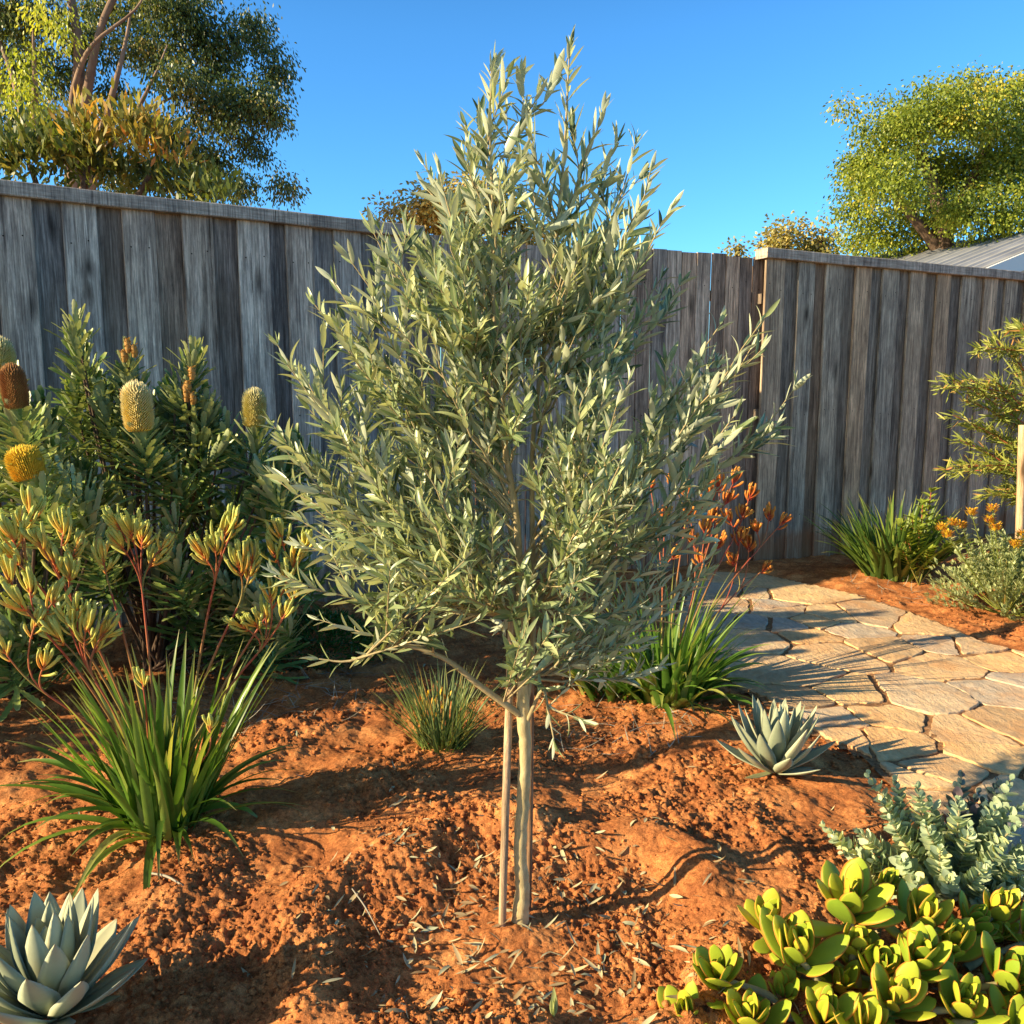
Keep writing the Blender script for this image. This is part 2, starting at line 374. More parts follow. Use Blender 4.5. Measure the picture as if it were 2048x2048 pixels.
M['stem'] = leafmat('flower_stem', [(0, (.16, .20, .05)), (.5, (.28, .25, .06)), (1, (.32, .12, .05))], transl=0., rough=.6, tip=((.36, .075, .035), .45, .9))
M['paw'] = leafmat('yellow_green_paw', [(0, (.50, .50, .10)), (.5, (.68, .58, .12)), (.85, (.76, .54, .10)), (1, (.82, .42, .08))], transl=.15, rough=.75, spec=.15,
                   base=((.62, .15, .04), .02, .30), tip=((.48, .54, .16), .5, .9))
M['paw_red'] = leafmat('red_orange_paw', [(0, (.50, .12, .03)), (.5, (.60, .20, .04)), (1, (.66, .32, .06))], transl=.15, rough=.7, spec=.15,
                       base=((.42, .05, .03), .1, .5), tip=((.62, .36, .08), .75, 1.))
M['paw_stem'] = leafmat('red_branchlet', [(0, (.36, .075, .035)), (1, (.48, .16, .06))], transl=0., rough=.7)
M['agave'] = leafmat('agave_leaf', [(0, (.24, .28, .19)), (.5, (.34, .38, .26)), (1, (.46, .46, .30))], transl=.03, rough=.55, spec=.25,
                     edge=((.42, .45, .34), .82), tip=((.30, .22, .12), .96, 1.), base=((.34, .36, .20), .0, .22), mottle=.3)
M['agave_old'] = leafmat('agave_old_leaf', [(0, (.26, .27, .13)), (1, (.38, .32, .18))], transl=.05, rough=.7)
M['jade'] = leafmat('jade_leaf', [(0, (.22, .33, .03)), (.5, (.40, .48, .04)), (1, (.60, .54, .05))], transl=.16, rough=.5, spec=.28,
                    edge=((.62, .20, .04), .78), base=((.20, .30, .05), .0, .3), mottle=.22)
M['jade_stem'] = barkmat('jade_stem', (.24, .20, .10), (.40, .34, .18))
M['greysuc'] = leafmat('blue_grey_leaf', [(0, (.26, .35, .22)), (.5, (.44, .53, .34)), (.85, (.60, .66, .42)), (1, (.74, .70, .28))], transl=.15, rough=.55, spec=.3)
M['greysuc_dark'] = leafmat('blue_dark_leaf', [(0, (.06, .11, .11)), (.7, (.12, .18, .17)), (1, (.26, .15, .17))], transl=.1)
M['lav'] = leafmat('grey_bush_leaf', [(0, (.24, .30, .13)), (.6, (.40, .46, .22)), (1, (.56, .58, .30))], transl=.2, rough=.7)
M['euph'] = leafmat('lime_leaf', [(0, (.20, .27, .04)), (1, (.40, .45, .07))], transl=.3)
M['narrow'] = leafmat('narrow_leaf', [(0, (.14, .18, .03)), (.6, (.30, .34, .07)), (.88, (.46, .44, .11)), (1, (.50, .22, .09))], transl=.3)
M['yellowf'] = leafmat('yellow_flower', [(0, (.62, .44, .03)), (.6, (.68, .38, .03)), (1, (.55, .17, .04))], transl=.1)
M['ground_green'] = leafmat('fine_green_leaf', [(0, (.02, .07, .012)), (1, (.06, .15, .025))], transl=.2)
M['litter'] = leafmat('dry_leaf', [(0, (.22, .14, .07)), (.35, (.42, .33, .18)), (.75, (.52, .46, .27)), (1, (.36, .40, .27))], transl=.05, rough=.7)
M['straw'] = leafmat('dry_straw', [(0, (.22, .20, .16)), (1, (.42, .38, .30))], transl=0., rough=.8)
M['pale_tip'] = leafmat('pale_shoot', [(0, (.36, .40, .16)), (1, (.42, .44, .2))], transl=.2)
def spikemat(name, low, mid, top, tip):
    t = NT(name)
    z = t.attr('ln'); r = t.attr('rnd')
    c = t.ramp(r, [(0, low), (.45, mid), (1, top)])
    c = t.mix(t.ramp(z, [(.3, (0, 0, 0)), (1., (.7,) * 3)]), c, tip)
    return t.pbr(c, .8, .15, None, .1)
M['spike_y'] = spikemat('banksia_spike_yellow', (.85, .58, .03), (.80, .64, .14), (.80, .70, .36), (.85, .76, .48))
M['spike_g'] = spikemat('banksia_spike_green', (.70, .52, .03), (.60, .52, .06), (.66, .60, .30), (.70, .64, .40))
M['spike_gold'] = spikemat('banksia_spike_gold', (.85, .42, .02), (.80, .50, .03), (.80, .56, .05), (.82, .60, .08))
M['spike_b'] = spikemat('banksia_spike_brown', (.30, .12, .03), (.36, .16, .05), (.30, .15, .06), (.42, .20, .07))
M['core'] = NT('spike_core').pbr((.35, .24, .06), .9, .1)
M['cone'] = leafmat('young_cone', [(0, (.36, .20, .05)), (1, (.50, .26, .07))], transl=.1, rough=.8)

# ------------------------------------------------------------------ ground
def ground():
    rr = np.exp(np.arange(math.log(.75), math.log(13), .0026)); aa = np.arange(-.82, .82, .0027)
    RR, AA = np.meshgrid(rr, aa, indexing='ij')
    X = RR * np.sin(AA); Y = RR * np.cos(AA); Z = H(X, Y)
    n, k = X.shape; idx = np.arange(n * k).reshape(n, k)
    F = np.stack([idx[:-1, :-1].ravel(), idx[:-1, 1:].ravel(), idx[1:, 1:].ravel(), idx[1:, :-1].ravel()], 1)
    mb = MB(); mb.raw(np.stack([X.ravel(), Y.ravel(), Z.ravel()], 1), F[:, ::-1])
    tag(mb.build('ground', M['soil']), kind='structure')
    # everything beyond and around: one coarse sheet to the horizon
    t = NT('dry_earth'); a = t.noise(1.2, t.map((1, 1, 1)), 5.)
    m2 = t.pbr(t.ramp(a, [(.35, (.22, .10, .04)), (.65, (.26, .20, .08))]), .95, .1)
    mb = MB(); mb.raw([[-400, -400, -.075], [400, -400, -.075], [400, 700, -.075], [-400, 700, -.075]], [[0, 1, 2, 3]])
    tag(mb.build('surrounding_ground', m2), kind='structure')
ground()

# ------------------------------------------------------------------ path
seeds8 = [(330,1110),(480,1155),(270,1190),(640,1200),(900,1245),(420,1215),(480,1275),(610,1322),(860,1318),(420,1360),(640,1385),(850,1378),(430,1445),(700,1450),(930,1460),
          (1150,1340),(1450,1390),(1030,1405),(560,1540),(420,1570),(640,1665),(960,1530),(1180,1495),(1480,1480),(1080,1650),(1450,1620),(1720,1510),(1880,1590),
          (1300,1745),(960,1760),(1050,1860),(1560,1820),(1780,1740),(1980,1690),(2050,1560),(2200,1650),(300,1290),(260,1350)]
seeds9 = [(1250,490),(1000,330),(1560,420),(1780,560),(1500,640),(1850,760),(1830,380),(2050,420),(2150,600),(2350,500),(2100,850),(2400,800),(1600,760)]
def build_path():
    sd = [gr(1348 + a * .3623, 750 + b * .3623)[:2] for a, b in seeds8] + [gr(1300 + a * .387, 1300 + b * .387)[:2] for a, b in seeds9] + [gr(a, b)[:2] for a, b in ((1690,1435),(1600,1395),(1790,1500),(1860,1560),(1740,1475))]
    sd = np.array(sd); mb = MB(); R2 = np.random.default_rng(5)
    def clip(P, p, nrm_):
        out = []
        for i in range(len(P)):
            a, b = P[i], P[(i + 1) % len(P)]; da = (a - p) @ nrm_; db = (b - p) @ nrm_
            if da <= 0: out.append(a)
            if da * db < 0: out.append(a + (b - a) * (da / (da - db)))
        return out
    drop = set(int(a) for a in np.random.default_rng(21).choice(len(sd), 8, replace=False)); sd = np.array([q for k, q in enumerate(sd) if k not in drop]); sd = sd + R2.normal(0, .055, sd.shape)
    for i, s in enumerate(sd):
        P = [s + np.array(q) for q in ((-.55, -.4), (.55, -.4), (.55, .4), (-.55, .4))]
        for j, o in enumerate(sd):
            if i == j: continue
            d = o - s; L = np.linalg.norm(d)
            if L > 2: continue
            P = clip(P, (s + o) / 2 - d / L * R2.uniform(.004, .017), d / L)
            if len(P) < 3: break
        if len(P) < 3: continue
        P = np.array(P)
        # dense edge, wobble, rounded corners
        Q = []
        for a in range(len(P)):
            for t in np.linspace(0, 1, 14, endpoint=False): Q.append(P[a] * (1 - t) + P[(a + 1) % len(P)] * t)
        Q = np.array(Q)
        for _ in range(2): Q = .5 * Q + .25 * (np.roll(Q, 1, 0) + np.roll(Q, -1, 0))
        c = Q.mean(0)
        Q = Q + nrm(Q - c) * (.016 * gn(Q[:, 0] * 8, Q[:, 1] * 8, i) + .007 * gn(Q[:, 0] * 28, Q[:, 1] * 28, i + 3) + .003 * gn(Q[:, 0] * 80, Q[:, 1] * 80, i + 5))[:, None]
        sdv = poly_sd(Q[:, 0], Q[:, 1], path_poly)
        if (sdv < 0).sum() < 7: continue
        c = Q[sdv < 0].mean(0)
        # keep inside the path outline
        for _ in range(14):
            sdv = poly_sd(Q[:, 0], Q[:, 1], path_poly); Q = np.where((sdv > .02)[:, None], Q + (c - Q) * .12, Q)
        if poly_sd(c[0:1], c[1:2], path_poly)[0] > 0: continue
        n = len(Q); top = .009 + R2.uniform(-.003, .005); tilt = R2.uniform(-.008, .008, 2)
        rings = []
        for sc, dz in ((1.0, -.05), (1.0, top - .003), (.992, top - .0004), (.95, top), (.6, top), (.25, top)):
            q = c + (Q - c) * sc
            z = dz + (q - c) @ tilt + (.003 * gn(q[:, 0] * 7, q[:, 1] * 7, 3) if sc < 1 else 0)
            rings.append(np.column_stack([q, z]))
        V = np.concatenate(rings + [np.array([[c[0], c[1], top]])]); ctr = len(V) - 1
        Fq = []
        for k in range(5):
            for a in range(n): b = (a + 1) % n; Fq.append([k * n + a, k * n + b, (k + 1) * n + b, (k + 1) * n + a])
        for a in range(0, n - 1, 2): Fq.append([5 * n + a, 5 * n + a + 1, 5 * n + (a + 2) % n, ctr])
        if n % 2: Fq.append([5 * n + n - 1, 5 * n, 5 * n, ctr])
        mb.raw(V, Fq, R2.random())
    o = mb.build('path', M['stone'], None, False); tag(o, 'irregular tan and grey flagstones laid as a curving garden path', kind='structure')
    # grit bedding between the stones
    P = path_poly; c = P.mean(0)
    xs = np.arange(P[:, 0].min(), P[:, 0].max(), .03); ys = np.arange(P[:, 1].min(), P[:, 1].max(), .03)
    X, Y = np.meshgrid(xs, ys, indexing='ij'); Z = .001 + .006 * gn(X * 12, Y * 12, 4) + .003 * gn(X * 40, Y * 40, 6)
    idx = np.arange(X.size).reshape(X.shape); cen = (poly_sd(X[:-1, :-1] + .015, Y[:-1, :-1] + .015, P) < .04)
    F = np.stack([idx[:-1, :-1][cen], idx[1:, :-1][cen], idx[1:, 1:][cen], idx[:-1, 1:][cen]], 1)
    mb = MB(); mb.raw(np.stack([X.ravel(), Y.ravel(), Z.ravel()], 1), F)
    tag(mb.build('path_bedding', M['grit']), kind='structure')
build_path()

# ------------------------------------------------------------------ soil clods, litter
def clods():
    mb = MB(); n = 26000
    ic = np.array([[0, 0, 1], [.9, 0, .3], [.28, .85, .3], [-.73, .53, .3], [-.73, -.53, .3], [.28, -.85, .3], [0, 0, -.6]])
    fc = [[0, 1, 2, 2], [0, 2, 3, 3], [0, 3, 4, 4], [0, 4, 5, 5], [0, 5, 1, 1], [6, 2, 1, 1], [6, 3, 2, 2], [6, 4, 3, 3], [6, 5, 4, 4], [6, 1, 5, 5]]
    r = np.exp(U(math.log(1.15), math.log(6.0), n * 3)); a = U(-.72, .72, n * 3); X = r * np.sin(a); Y = r * np.cos(a)
    sdp = poly_sd(X, Y, path_poly); ok = ((sdp > .0) | ((sdp > -.10) & (RS.random(n * 3) < .5)) | (RS.random(n * 3) < .06)) & (gn(X * 2.3, Y * 2.3, 7) + RS.random(n * 3) * .5 > .05); X, Y = X[ok][:n], Y[ok][:n]
    Z = H(X, Y); sz = np.exp(RS.normal(math.log(.0036), .55, len(X))) * (.7 + .25 * np.minimum(np.hypot(X, Y), 4)); sz = np.minimum(sz, .016)
    V = ic[None] * sz[:, None, None] * (1 + .35 * RS.normal(0, 1, (len(X), 7, 1))) * np.array([1, 1, .8])
    rot = U(0, 6.28, len(X)); c, s = np.cos(rot)[:, None], np.sin(rot)[:, None]
    V = np.stack([V[..., 0] * c - V[..., 1] * s, V[..., 0] * s + V[..., 1] * c, V[..., 2]], -1)
    V = V + np.stack([X, Y, Z], 1)[:, None]
    F = (np.array(fc)[None] + (np.arange(len(X)) * 7)[:, None, None]).reshape(-1, 4)
    # triangles kept as triangles
    me = bpy.data.meshes.new('soil_clods'); me.from_pydata([tuple(v) for v in V.reshape(-1, 3)], [], [tuple(f[:3]) for f in F])
    me.polygons.foreach_set('use_smooth', np.full(len(me.polygons), True)); me.materials.append(M['soil'])
    o = bpy.data.objects.new('soil_clods', me); col.objects.link(o); tag(o, 'loose crumbs and clods of red soil on the garden bed', 'soil clods', kind='stuff')
clods()
def litter():
    mb = MB(); n = 600
    ang = U(0, 2 * PI, n); r = np.abs(RS.normal(.30, .12, n)); X = TRUNK[0] + r * np.cos(ang) * 1.2; Y = TRUNK[1] + r * np.sin(ang) * .95
    k = 110; X[:k] = U(-1.6, 1.6, k); Y[:k] = U(1.4, 4.2, k)
    ok = poly_sd(X, Y, path_poly) > .02; X, Y = X[ok], Y[ok]; n = len(X)
    Z = H(X, Y) + .004
    az = U(0, 2 * PI, n); D = np.stack([np.cos(az), np.sin(az), U(-.15, .3, n)], 1); N = np.stack([U(-.6, .6, n), U(-.6, .6, n), np.ones(n)], 1)
    mb.leaves(np.stack([X, Y, Z], 1), D, N, U(.018, .060, n), U(.0014, .0058, n), 5, U(-.6, .6, n))
    tag(mb.build('leaf_litter', M['litter']), 'dry fallen olive leaves scattered round the trunk on red soil', 'fallen leaves', kind='stuff')
    mb = MB(); n = 520
    X = np.concatenate([U(-1.55, -.65, 330), U(.15, .75, 90), U(2.3, 3.2, 100)]); Y = np.concatenate([U(3.2, 4.4, 330), U(3.0, 3.6, 90), U(5.2, 6.0, 100)])
    ok = poly_sd(X, Y, path_poly) > .02; X, Y = X[ok], Y[ok]; n = len(X)
    Z = H(X, Y) + .004; az = U(0, 6.28, n)
    mb.leaves(np.stack([X, Y, Z], 1), np.stack([np.cos(az), np.sin(az), U(-.02, .25, n)], 1), np.stack([U(-.4, .4, n), U(-.4, .4, n), np.ones(n)], 1),
              U(.05, .16, n), U(.0012, .0025, n), 6, U(-.5, .5, n), 'needle')
    tag(mb.build('dry_grass_mulch', M['straw']), 'grey dry grass and straw lying in the shade under the shrubs', 'mulch', kind='stuff')
litter()
def twig(p0, p1, r, label):
    A, B = G(*p0), G(*p1); A[2] += .016; B[2] += .012
    mb = MB(); mid = (A + B) / 2 + np.array([0, .004, .006]); mb.tube([A, mid, B], [r, r * 1.1, r * .7], 6, .5, 4, True)
    o = mb.build('twig', M['straw']); tag(o, label, 'twig', 'twigs lying on the soil')
twig((303, 1760), (368, 1800), .0032, 'straight pale stick lying on lit soil right of the kangaroo paw base')
twig((705, 1800), (760, 1868), .0018, 'thin bent brown twig in the shaded hollow left of the trunk')
twig((1225, 1480), (1290, 1452), .0022, 'short pale twig on the soil behind the right side of the trunk')

# ------------------------------------------------------------------ fences
def fence(name, label, A, B, hgt, style, mat, capped, seed):
    R2 = np.random.default_rng(seed); A = np.array(A, float); B = np.array(B, float)
    d = B - A; L = np.linalg.norm(d); d = d / L; nn = np.array([d[1], -d[0]])   # towards the camera
    rz = math.atan2(d[1], d[0]); root = thing(name, (A[0], A[1], 0), label, 'fence')
    def board(s0, w, off, h, z0=-.04, th=.018, tone=None):
        c = A + d * (s0 + w / 2) + nn * off; mb = MB()
        # a plank with a slightly chamfered face, small cup and lean
        lean = R2.normal(0, .0035 if style == 'lapped' else .0012); k = 6
        zs = np.linspace(z0, h, k); V = []
        for z in zs:
            wig = .0018 * math.sin(z * 3 + s0 * 9); o_ = (z - 1) * lean + wig
            for (a, b) in ((-w / 2, 0), (-w / 2, th * .8), (-w / 2 + .003, th), (w / 2 - .003, th), (w / 2, th * .8), (w / 2, 0)):
                q = c + d * (a + o_) + nn * b; V.append((q[0], q[1], z))
        F = []
        for i in range(k - 1):
            for j in range(6): a = i * 6 + j; b = i * 6 + (j + 1) % 6; F.append([a, a + 6, b + 6, b])
        e = (k - 1) * 6; F += [[e, e + 5, e + 4, e + 1], [e + 1, e + 4, e + 3, e + 2]]
        tn = tone if tone is not None else R2.random(); mb.raw(V, F, tn)
        if w > .1 and off > .01 or style != 'lapped':
            for z in (hgt - .22, hgt * .5, .35):
                for sx_ in ((-.26, .26) if style == 'lapped' else (0.,)):
                    q = c + d * (w * (sx_ + R2.uniform(-.06, .06))) + nn * (th + .0015); zz = z + R2.uniform(-.03, .03); aa = np.arange(8) * PI / 4
                    Vn = [(q[0] + d[0] * .0042 * math.cos(a), q[1] + d[1] * .0042 * math.cos(a), zz + .0042 * math.sin(a)) for a in aa]
                    mb.raw(Vn, [[0, 1, 2, 3], [0, 3, 4, 5], [0, 5, 6, 7]], -1.)
        return mb.build('paling', mat, root, False)
    if style == 'lapped':
        s = 0
        while s < L:
            g_ = .122 + R2.uniform(-.018, .018); w = .182 + R2.uniform(-.022, .016)
            board(s + w - .035, g_ + .07, 0.0, hgt + .01, tone=(R2.integers(0, 7) + R2.uniform(.02, .38)) / 7.13)  # recessed boards take darker tones, shade put into their colour
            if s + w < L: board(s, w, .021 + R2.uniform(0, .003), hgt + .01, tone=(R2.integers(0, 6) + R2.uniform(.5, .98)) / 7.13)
            s += w + g_
    else:
        s = 0
        while s < L - .05:
            w = .116 + R2.uniform(-.006, .004); board(s, w, R2.uniform(0, .004), hgt + R2.uniform(-.018, .012)); s += w + R2.uniform(.003, .008)
    for z in (.35, hgt * .5, hgt - .3):
        c = A + d * L / 2 - nn * .022; mb = MB(); mb.box((c[0], c[1], z), L, .038, .075, rz, .3); mb.build('rail', mat, root, False)
    s = .3
    while s < L:
        c = A + d * s - nn * .095; mb = MB(); mb.box((c[0], c[1], hgt / 2 - .05), .1, .1, hgt, rz, .6); mb.build('post', mat, root, False); s += 2.4
    if capped:
        mb = MB(); c = A + d * (L / 2) + nn * .012
        n = 40; xs = np.linspace(-L / 2 - .03, L / 2 + .02, n); V = []; 
        for x in xs:
            q = c + d * x; w = .002 * math.sin(x * 5)
            for (b, z) in ((-.065, 0), (.062, 0), (.066, .005), (.066, .068), (.060, .074), (-.065, .074)):
                q2 = q + nn * b; V.append((q2[0], q2[1], hgt - .012 + z + w))
        F = []
        for i in range(n - 1):
            for j in range(6): a = i * 6 + j; b = i * 6 + (j + 1) % 6; F.append([a, a + 6, b + 6, b])
        e = (n - 1) * 6; F += [[0, 1, 2, 5], [2, 3, 4, 5], [e + 5, e + 2, e + 1, e], [e + 5, e + 4, e + 3, e + 2]]
        mb.raw(V, F, .4); mb.build('capping', M['cap'], root, False)
    return root
fence('capped_fence', 'tall weathered grey paling fence with a capping rail, running behind the banksia on the left',
      (-5.2, 6.12 - .61 * 5.2), (-.62, 6.12 - .61 * .62), 2.335, 'lapped', M['fence'], True, 3)
fence('paling_fence', 'uncapped stretch of narrow grey palings behind the olive, between the two capped fences',
      (-.60, 5.80), (2.10, 6.745), 2.35, 'single', M['fence'], False, 4)
fence('capped_fence', 'weathered brown-grey paling fence with a capping rail, behind the flagstone path on the right',
      (1.89, 6.60), (8.2, 6.60 + 6.31 * .49), 2.335, 'lapped', M['fence_r'], True, 5)

# ------------------------------------------------------------------ olive tree
TY = TRUNK[1]
def olive():
    root = thing('olive_tree', (TRUNK[0], TY, gz(TRUNK[0], TY)), 'slender young olive tree with silvery leaves, staked in the middle of the bed', 'tree')
    main_px = [(1040,1885,0),(1041,1835,0),(1045,1780,0),(1040,1700,.0),(1046,1600,.01),(1050,1500,.01),(1046,1430,.01),(1046,1330,.02),(1040,1200,.02),(1034,1050,.02),(1016,930,.02),
               (1000,830,.02),(992,700,.02),(986,560,.0),(985,420,.0),(980,270,.02),(983,135,.02)]
    mr = [.0300,.0225,.0185,.0165,.0165,.0155,.0165,.0118,.0098,.0086,.0076,.0070,.0056,.0044,.0034,.0026,.0014]
    sec_px = [(1048,1425,.02),(1062,1330,.05),(1068,1200,.06),(1064,1000,.06),(1068,850,.05),(1088,700,.04),(1108,520,.03),(1128,310,.02),(1139,100,.02)]
    sr = [.010,.0075,.0068,.0062,.0056,.0050,.0045,.0032,.0014]
    main = np.array([at(a, b, TY + c) for a, b, c in main_px]); sec = np.array([at(a, b, TY + c) for a, b, c in sec_px])
    mb = MB(); mp, mq = smooth(main[:8], np.array(mr[:8]), 9); mp = mp + RS.normal(0, .0008, mp.shape); mq = mq * (1 + .05 * gn(np.arange(len(mq)) * .35, 0 * mq, 3) + RS.normal(0, .018, len(mq))); mb.tube(mp, mq, 18, .5); mb.build('trunk', M['olive_bark'], root)
    bb = MB(); bb.tube(main[7:], mr[7:], 9, .4, 5); bb.tube(sec, sr, 9, .6, 5)
    ms, mrs = smooth(main, np.array(mr), 8); ss, srs = smooth(sec, np.array(sr), 8)
    tw = MB(); LP, LD, LN, LL = [], [], [], []
    def leafnodes(pts, t0, step, size):
        seg = np.linalg.norm(np.diff(pts, axis=0), axis=1); cum = np.concatenate([[0], np.cumsum(seg)]); L = cum[-1]
        T = nrm(np.gradient(pts, axis=0)); s = t0 * L; ph = U(0, PI)
        while s < L - .002:
            p = np.array([np.interp(s, cum, pts[:, k]) for k in range(3)]); t = nrm(np.array([np.interp(s, cum, T[:, k]) for k in range(3)]))
            e1 = nrm(np.cross(t, [.2, .9, .3])); e2 = np.cross(t, e1)
            for q in (0, PI):
                if RS.random() < .16: continue
                a = ph + q + U(-.35, .35); pe = e1 * math.cos(a) + e2 * math.sin(a)
                op = U(.45, 1.05); d = nrm(t * 1. + pe * op + np.array([0, 0, .12]) + RS.normal(0, .08, 3))
                LP.append(p); LD.append(d); LN.append(nrm(t - pe * .6 + RS.normal(0, .25, 3)))
                LL.append(size * U(.5, 1.3) * (1. if s < L * .85 else .8))
            ph += PI / 2 + U(-.3, .3); s += step * U(.75, 1.3)
        # terminal leaves
        for k in range(3):
            LP.append(pts[-1]); LD.append(nrm(T[-1] + RS.normal(0, .22, 3))); LN.append(nrm(RS.normal(0, 1, 3))); LL.append(size * U(.5, .85))
    def branch(tip, att_y=None, r=.0042, ntw=5, lead=None, t0=.22, size=.062, up=.55, twl=.2):
        tp = tip
        if lead is None: lead = (ms if (tp[0] < .03) else ss) if RS.random() < .85 else ms
        hx = math.hypot(tp[0] - .0, tp[1] - TY)
        za = max(.80, tp[2] - hx * U(.75, 1.15) - .12) if att_y is None else att_y
        i = np.argmin(np.abs(lead[:, 2] - za)); A = lead[i]
        ctl = A * .42 + tp * .58; ctl[2] = A[2] * up + tp[2] * (1 - up) - .02; ctl += RS.normal(0, .018, 3)
        pts = bez(A, ctl, tp, 11) + np.vstack([np.zeros((1, 3)), RS.normal(0, .004, (9, 3)), np.zeros((1, 3))])
        bb.tube(pts, np.linspace(r, .0013, 11), 6)
        leafnodes(pts, t0, .0215, size)
        Ltot = np.linalg.norm(np.diff(pts, axis=0), axis=1).sum(); ntw = max(2, int(ntw * Ltot / .55))
        for k in range(ntw):
            t = .22 + .62 * (k + U(0, .8)) / ntw; j = min(9, int(t * 10)); p = pts[j] + (pts[j + 1] - pts[j]) * (t * 10 - j); T = nrm(pts[j + 1] - pts[j])
            rn = RS.normal(0, 1, 3); rn = nrm(rn - T * (rn @ T)); d = nrm(T * .8 + rn * .75 + np.array([0, 0, .35]))
            ln = twl * U(.5, 1.15) * (.48 if tp[2] > 1.68 else .85) * (1.15 - .5 * t); e = p + d * ln + np.array([0, 0, ln * .12])
            q = bez(p, p + d * ln * .5 - np.array([0, 0, ln * .02]), e, 6); tw.tube(q, np.linspace(.0019, .0009, 6), 5); leafnodes(q, .12, .0185, size)
    leafnodes(ms[-26:], 0., .021, .060); leafnodes(ss[-26:], 0., .021, .060)
    # outline shoots
    tips = [(985,130),(1140,100),(1205,225),(848,330),(1270,290),(935,300),(1062,270),(1240,370),(745,460),(810,440),(1340,420),(1290,390),(665,560),(880,400),(1000,360),(1100,340),(1170,330),
            (1360,570),(1300,480),(555,690),(1530,635),(1590,775),(1440,650),(575,730),(630,610),(548,852),(542,950),(570,900),(700,520),(760,460),(1470,830),(1455,960),(1430,1060),(1320,560),
            (640,800),(620,1010),(600,1090),(560,1150),(1400,720),(1500,700),(950,400),(1200,480),(1030,480),(900,470),(930,250),(1020,300),(1075,190),(1235,285),(880,350),(1060,350),(960,230),(1300,345),(620,820),(600,1040),(640,930),(700,1000),(690,640),(720,720),(760,640)]
    for (x, y) in tips:
        p = at(x, y, TY + .03 + U(-.14, .14) * (1 if y > 300 else .5))
        branch(p, None, .0034 if y > 300 else .0026, 5 if y > 200 else 3, size=.065)
    # interior, front and back shoots
    ys = [200, 400, 600, 800, 1000, 1150, 1300]; hw = [50, 130, 240, 340, 370, 340, 200]
    for k in range(76):
        y = U(450, 1240); w = np.interp(y, ys, hw); a = U(0, 2 * PI); rr = math.sqrt(U(.12, .9))
        if abs(w * rr * math.cos(a)) < 110 and math.sin(a) < .3 and 740 < y < 1130: continue
        px = 1025 + w * rr * math.cos(a); dy = w / 850 * rr * math.sin(a) * .85
        branch(at(px, y, TY + max(dy, -.42)), None, .0034, 5, size=.060 if dy > -.2 else .056)
    # low limbs
    limb = np.array([at(1038, 1428, TY), at(960, 1372, TY - .03), at(885, 1315, TY - .05), at(790, 1290, TY - .06), at(700, 1322, TY - .06), at(638, 1318, TY - .06)])
    bb.tube(limb, [.009, .0075, .006, .0042, .003, .0015], 8, .5, 4); lp, _ = smooth(limb, np.ones(6), 5); leafnodes(lp, .35, .03, .06)
    for (x, y, dY) in [(820,1200,-.1),(740,1230,-.05),(900,1180,-.2),(700,1150,.0),(860,1260,-.15),(780,1140,-.25),(960,1240,-.2),(930,1120,-.3),(640,1240,.05)]:
        i = int(U(8, 20)); A = lp[i]; B = at(x, y, TY + dY); q = bez(A, (A + B) / 2 + [0, 0, .0], B, 8); tw.tube(q, np.linspace(.003, .001, 8), 5); leafnodes(q, .15, .02, .062)
    rl = np.array([at(1056, 1440, TY), at(1085, 1380, TY - .04), at(1098, 1430, TY - .08), at(1108, 1480, TY - .1)])
    bb.tube(rl, [.006, .004, .003, .0015], 7, .5, 4); q, _ = smooth(rl, np.ones(4), 4); leafnodes(q, .35, .024, .058)
    for tp_, dY in (((1165, 1440), -.12), ((1130, 1290), -.1), ((1180, 1330), -.05), ((1110, 1250), -.28), ((1060, 1230), -.28), ((1040, 1290), -.26)):
        A = q[7] if tp_[1] > 1300 else lp[2]; B = at(*tp_, TY + dY); z = bez(A, (A + B) / 2, B, 7); tw.tube(z, np.linspace(.0026, .001, 7), 5); leafnodes(z, .3, .022, .062)
    for (x, y, dY) in [(1240,1130,.1),(1330,1120,.2),(1380,1180,.2),(1300,1220,.15),(1200,1200,-.05),(1330,1330,.1),(1230,1270,.1),(1150,1120,-.2),(1420,1110,.3)]:
        branch(at(x, y, TY + dY), at(1050, 1370, TY)[2], .0038, 5, ss, .25, .058, .8)
    bb.build('branch', M['olive_twig'], root); tw.build('twig', M['olive_twig'], root)
    lf = MB(); LL_ = np.array(LL); n = len(LL_)
    lf.leaves(np.array(LP), np.array(LD), np.array(LN), LL_, LL_ * U(.070, .122, n), 7, U(-.15, .35, n), 'lance')
    lf.build('crown', M['olive'], root); print('olive leaves', n)
olive()
def stake(pts, r, label, parent=None):
    A = pts[0]; root = None
    mb = MB(); mb.tube(pts, [r * .97, r, r * .98], 10, .5, 4, True); o = mb.build('stake', M['stake_brown' if 'brown' in label else 'stake'])
    tag(o, label, 'stake'); return o
stake([at(1004, 1870, TY - .02), at(1010, 1650, TY - .015), at(1026, 1180, TY + .045)], .0100, 'slim pale wooden stake standing just left of the olive trunk')
stake([at(1056, 1860, TY + .05), at(1060, 1650, TY + .05), at(1064, 1220, TY + .09)], .0075, 'slim brown wooden stake half hidden behind the olive trunk')

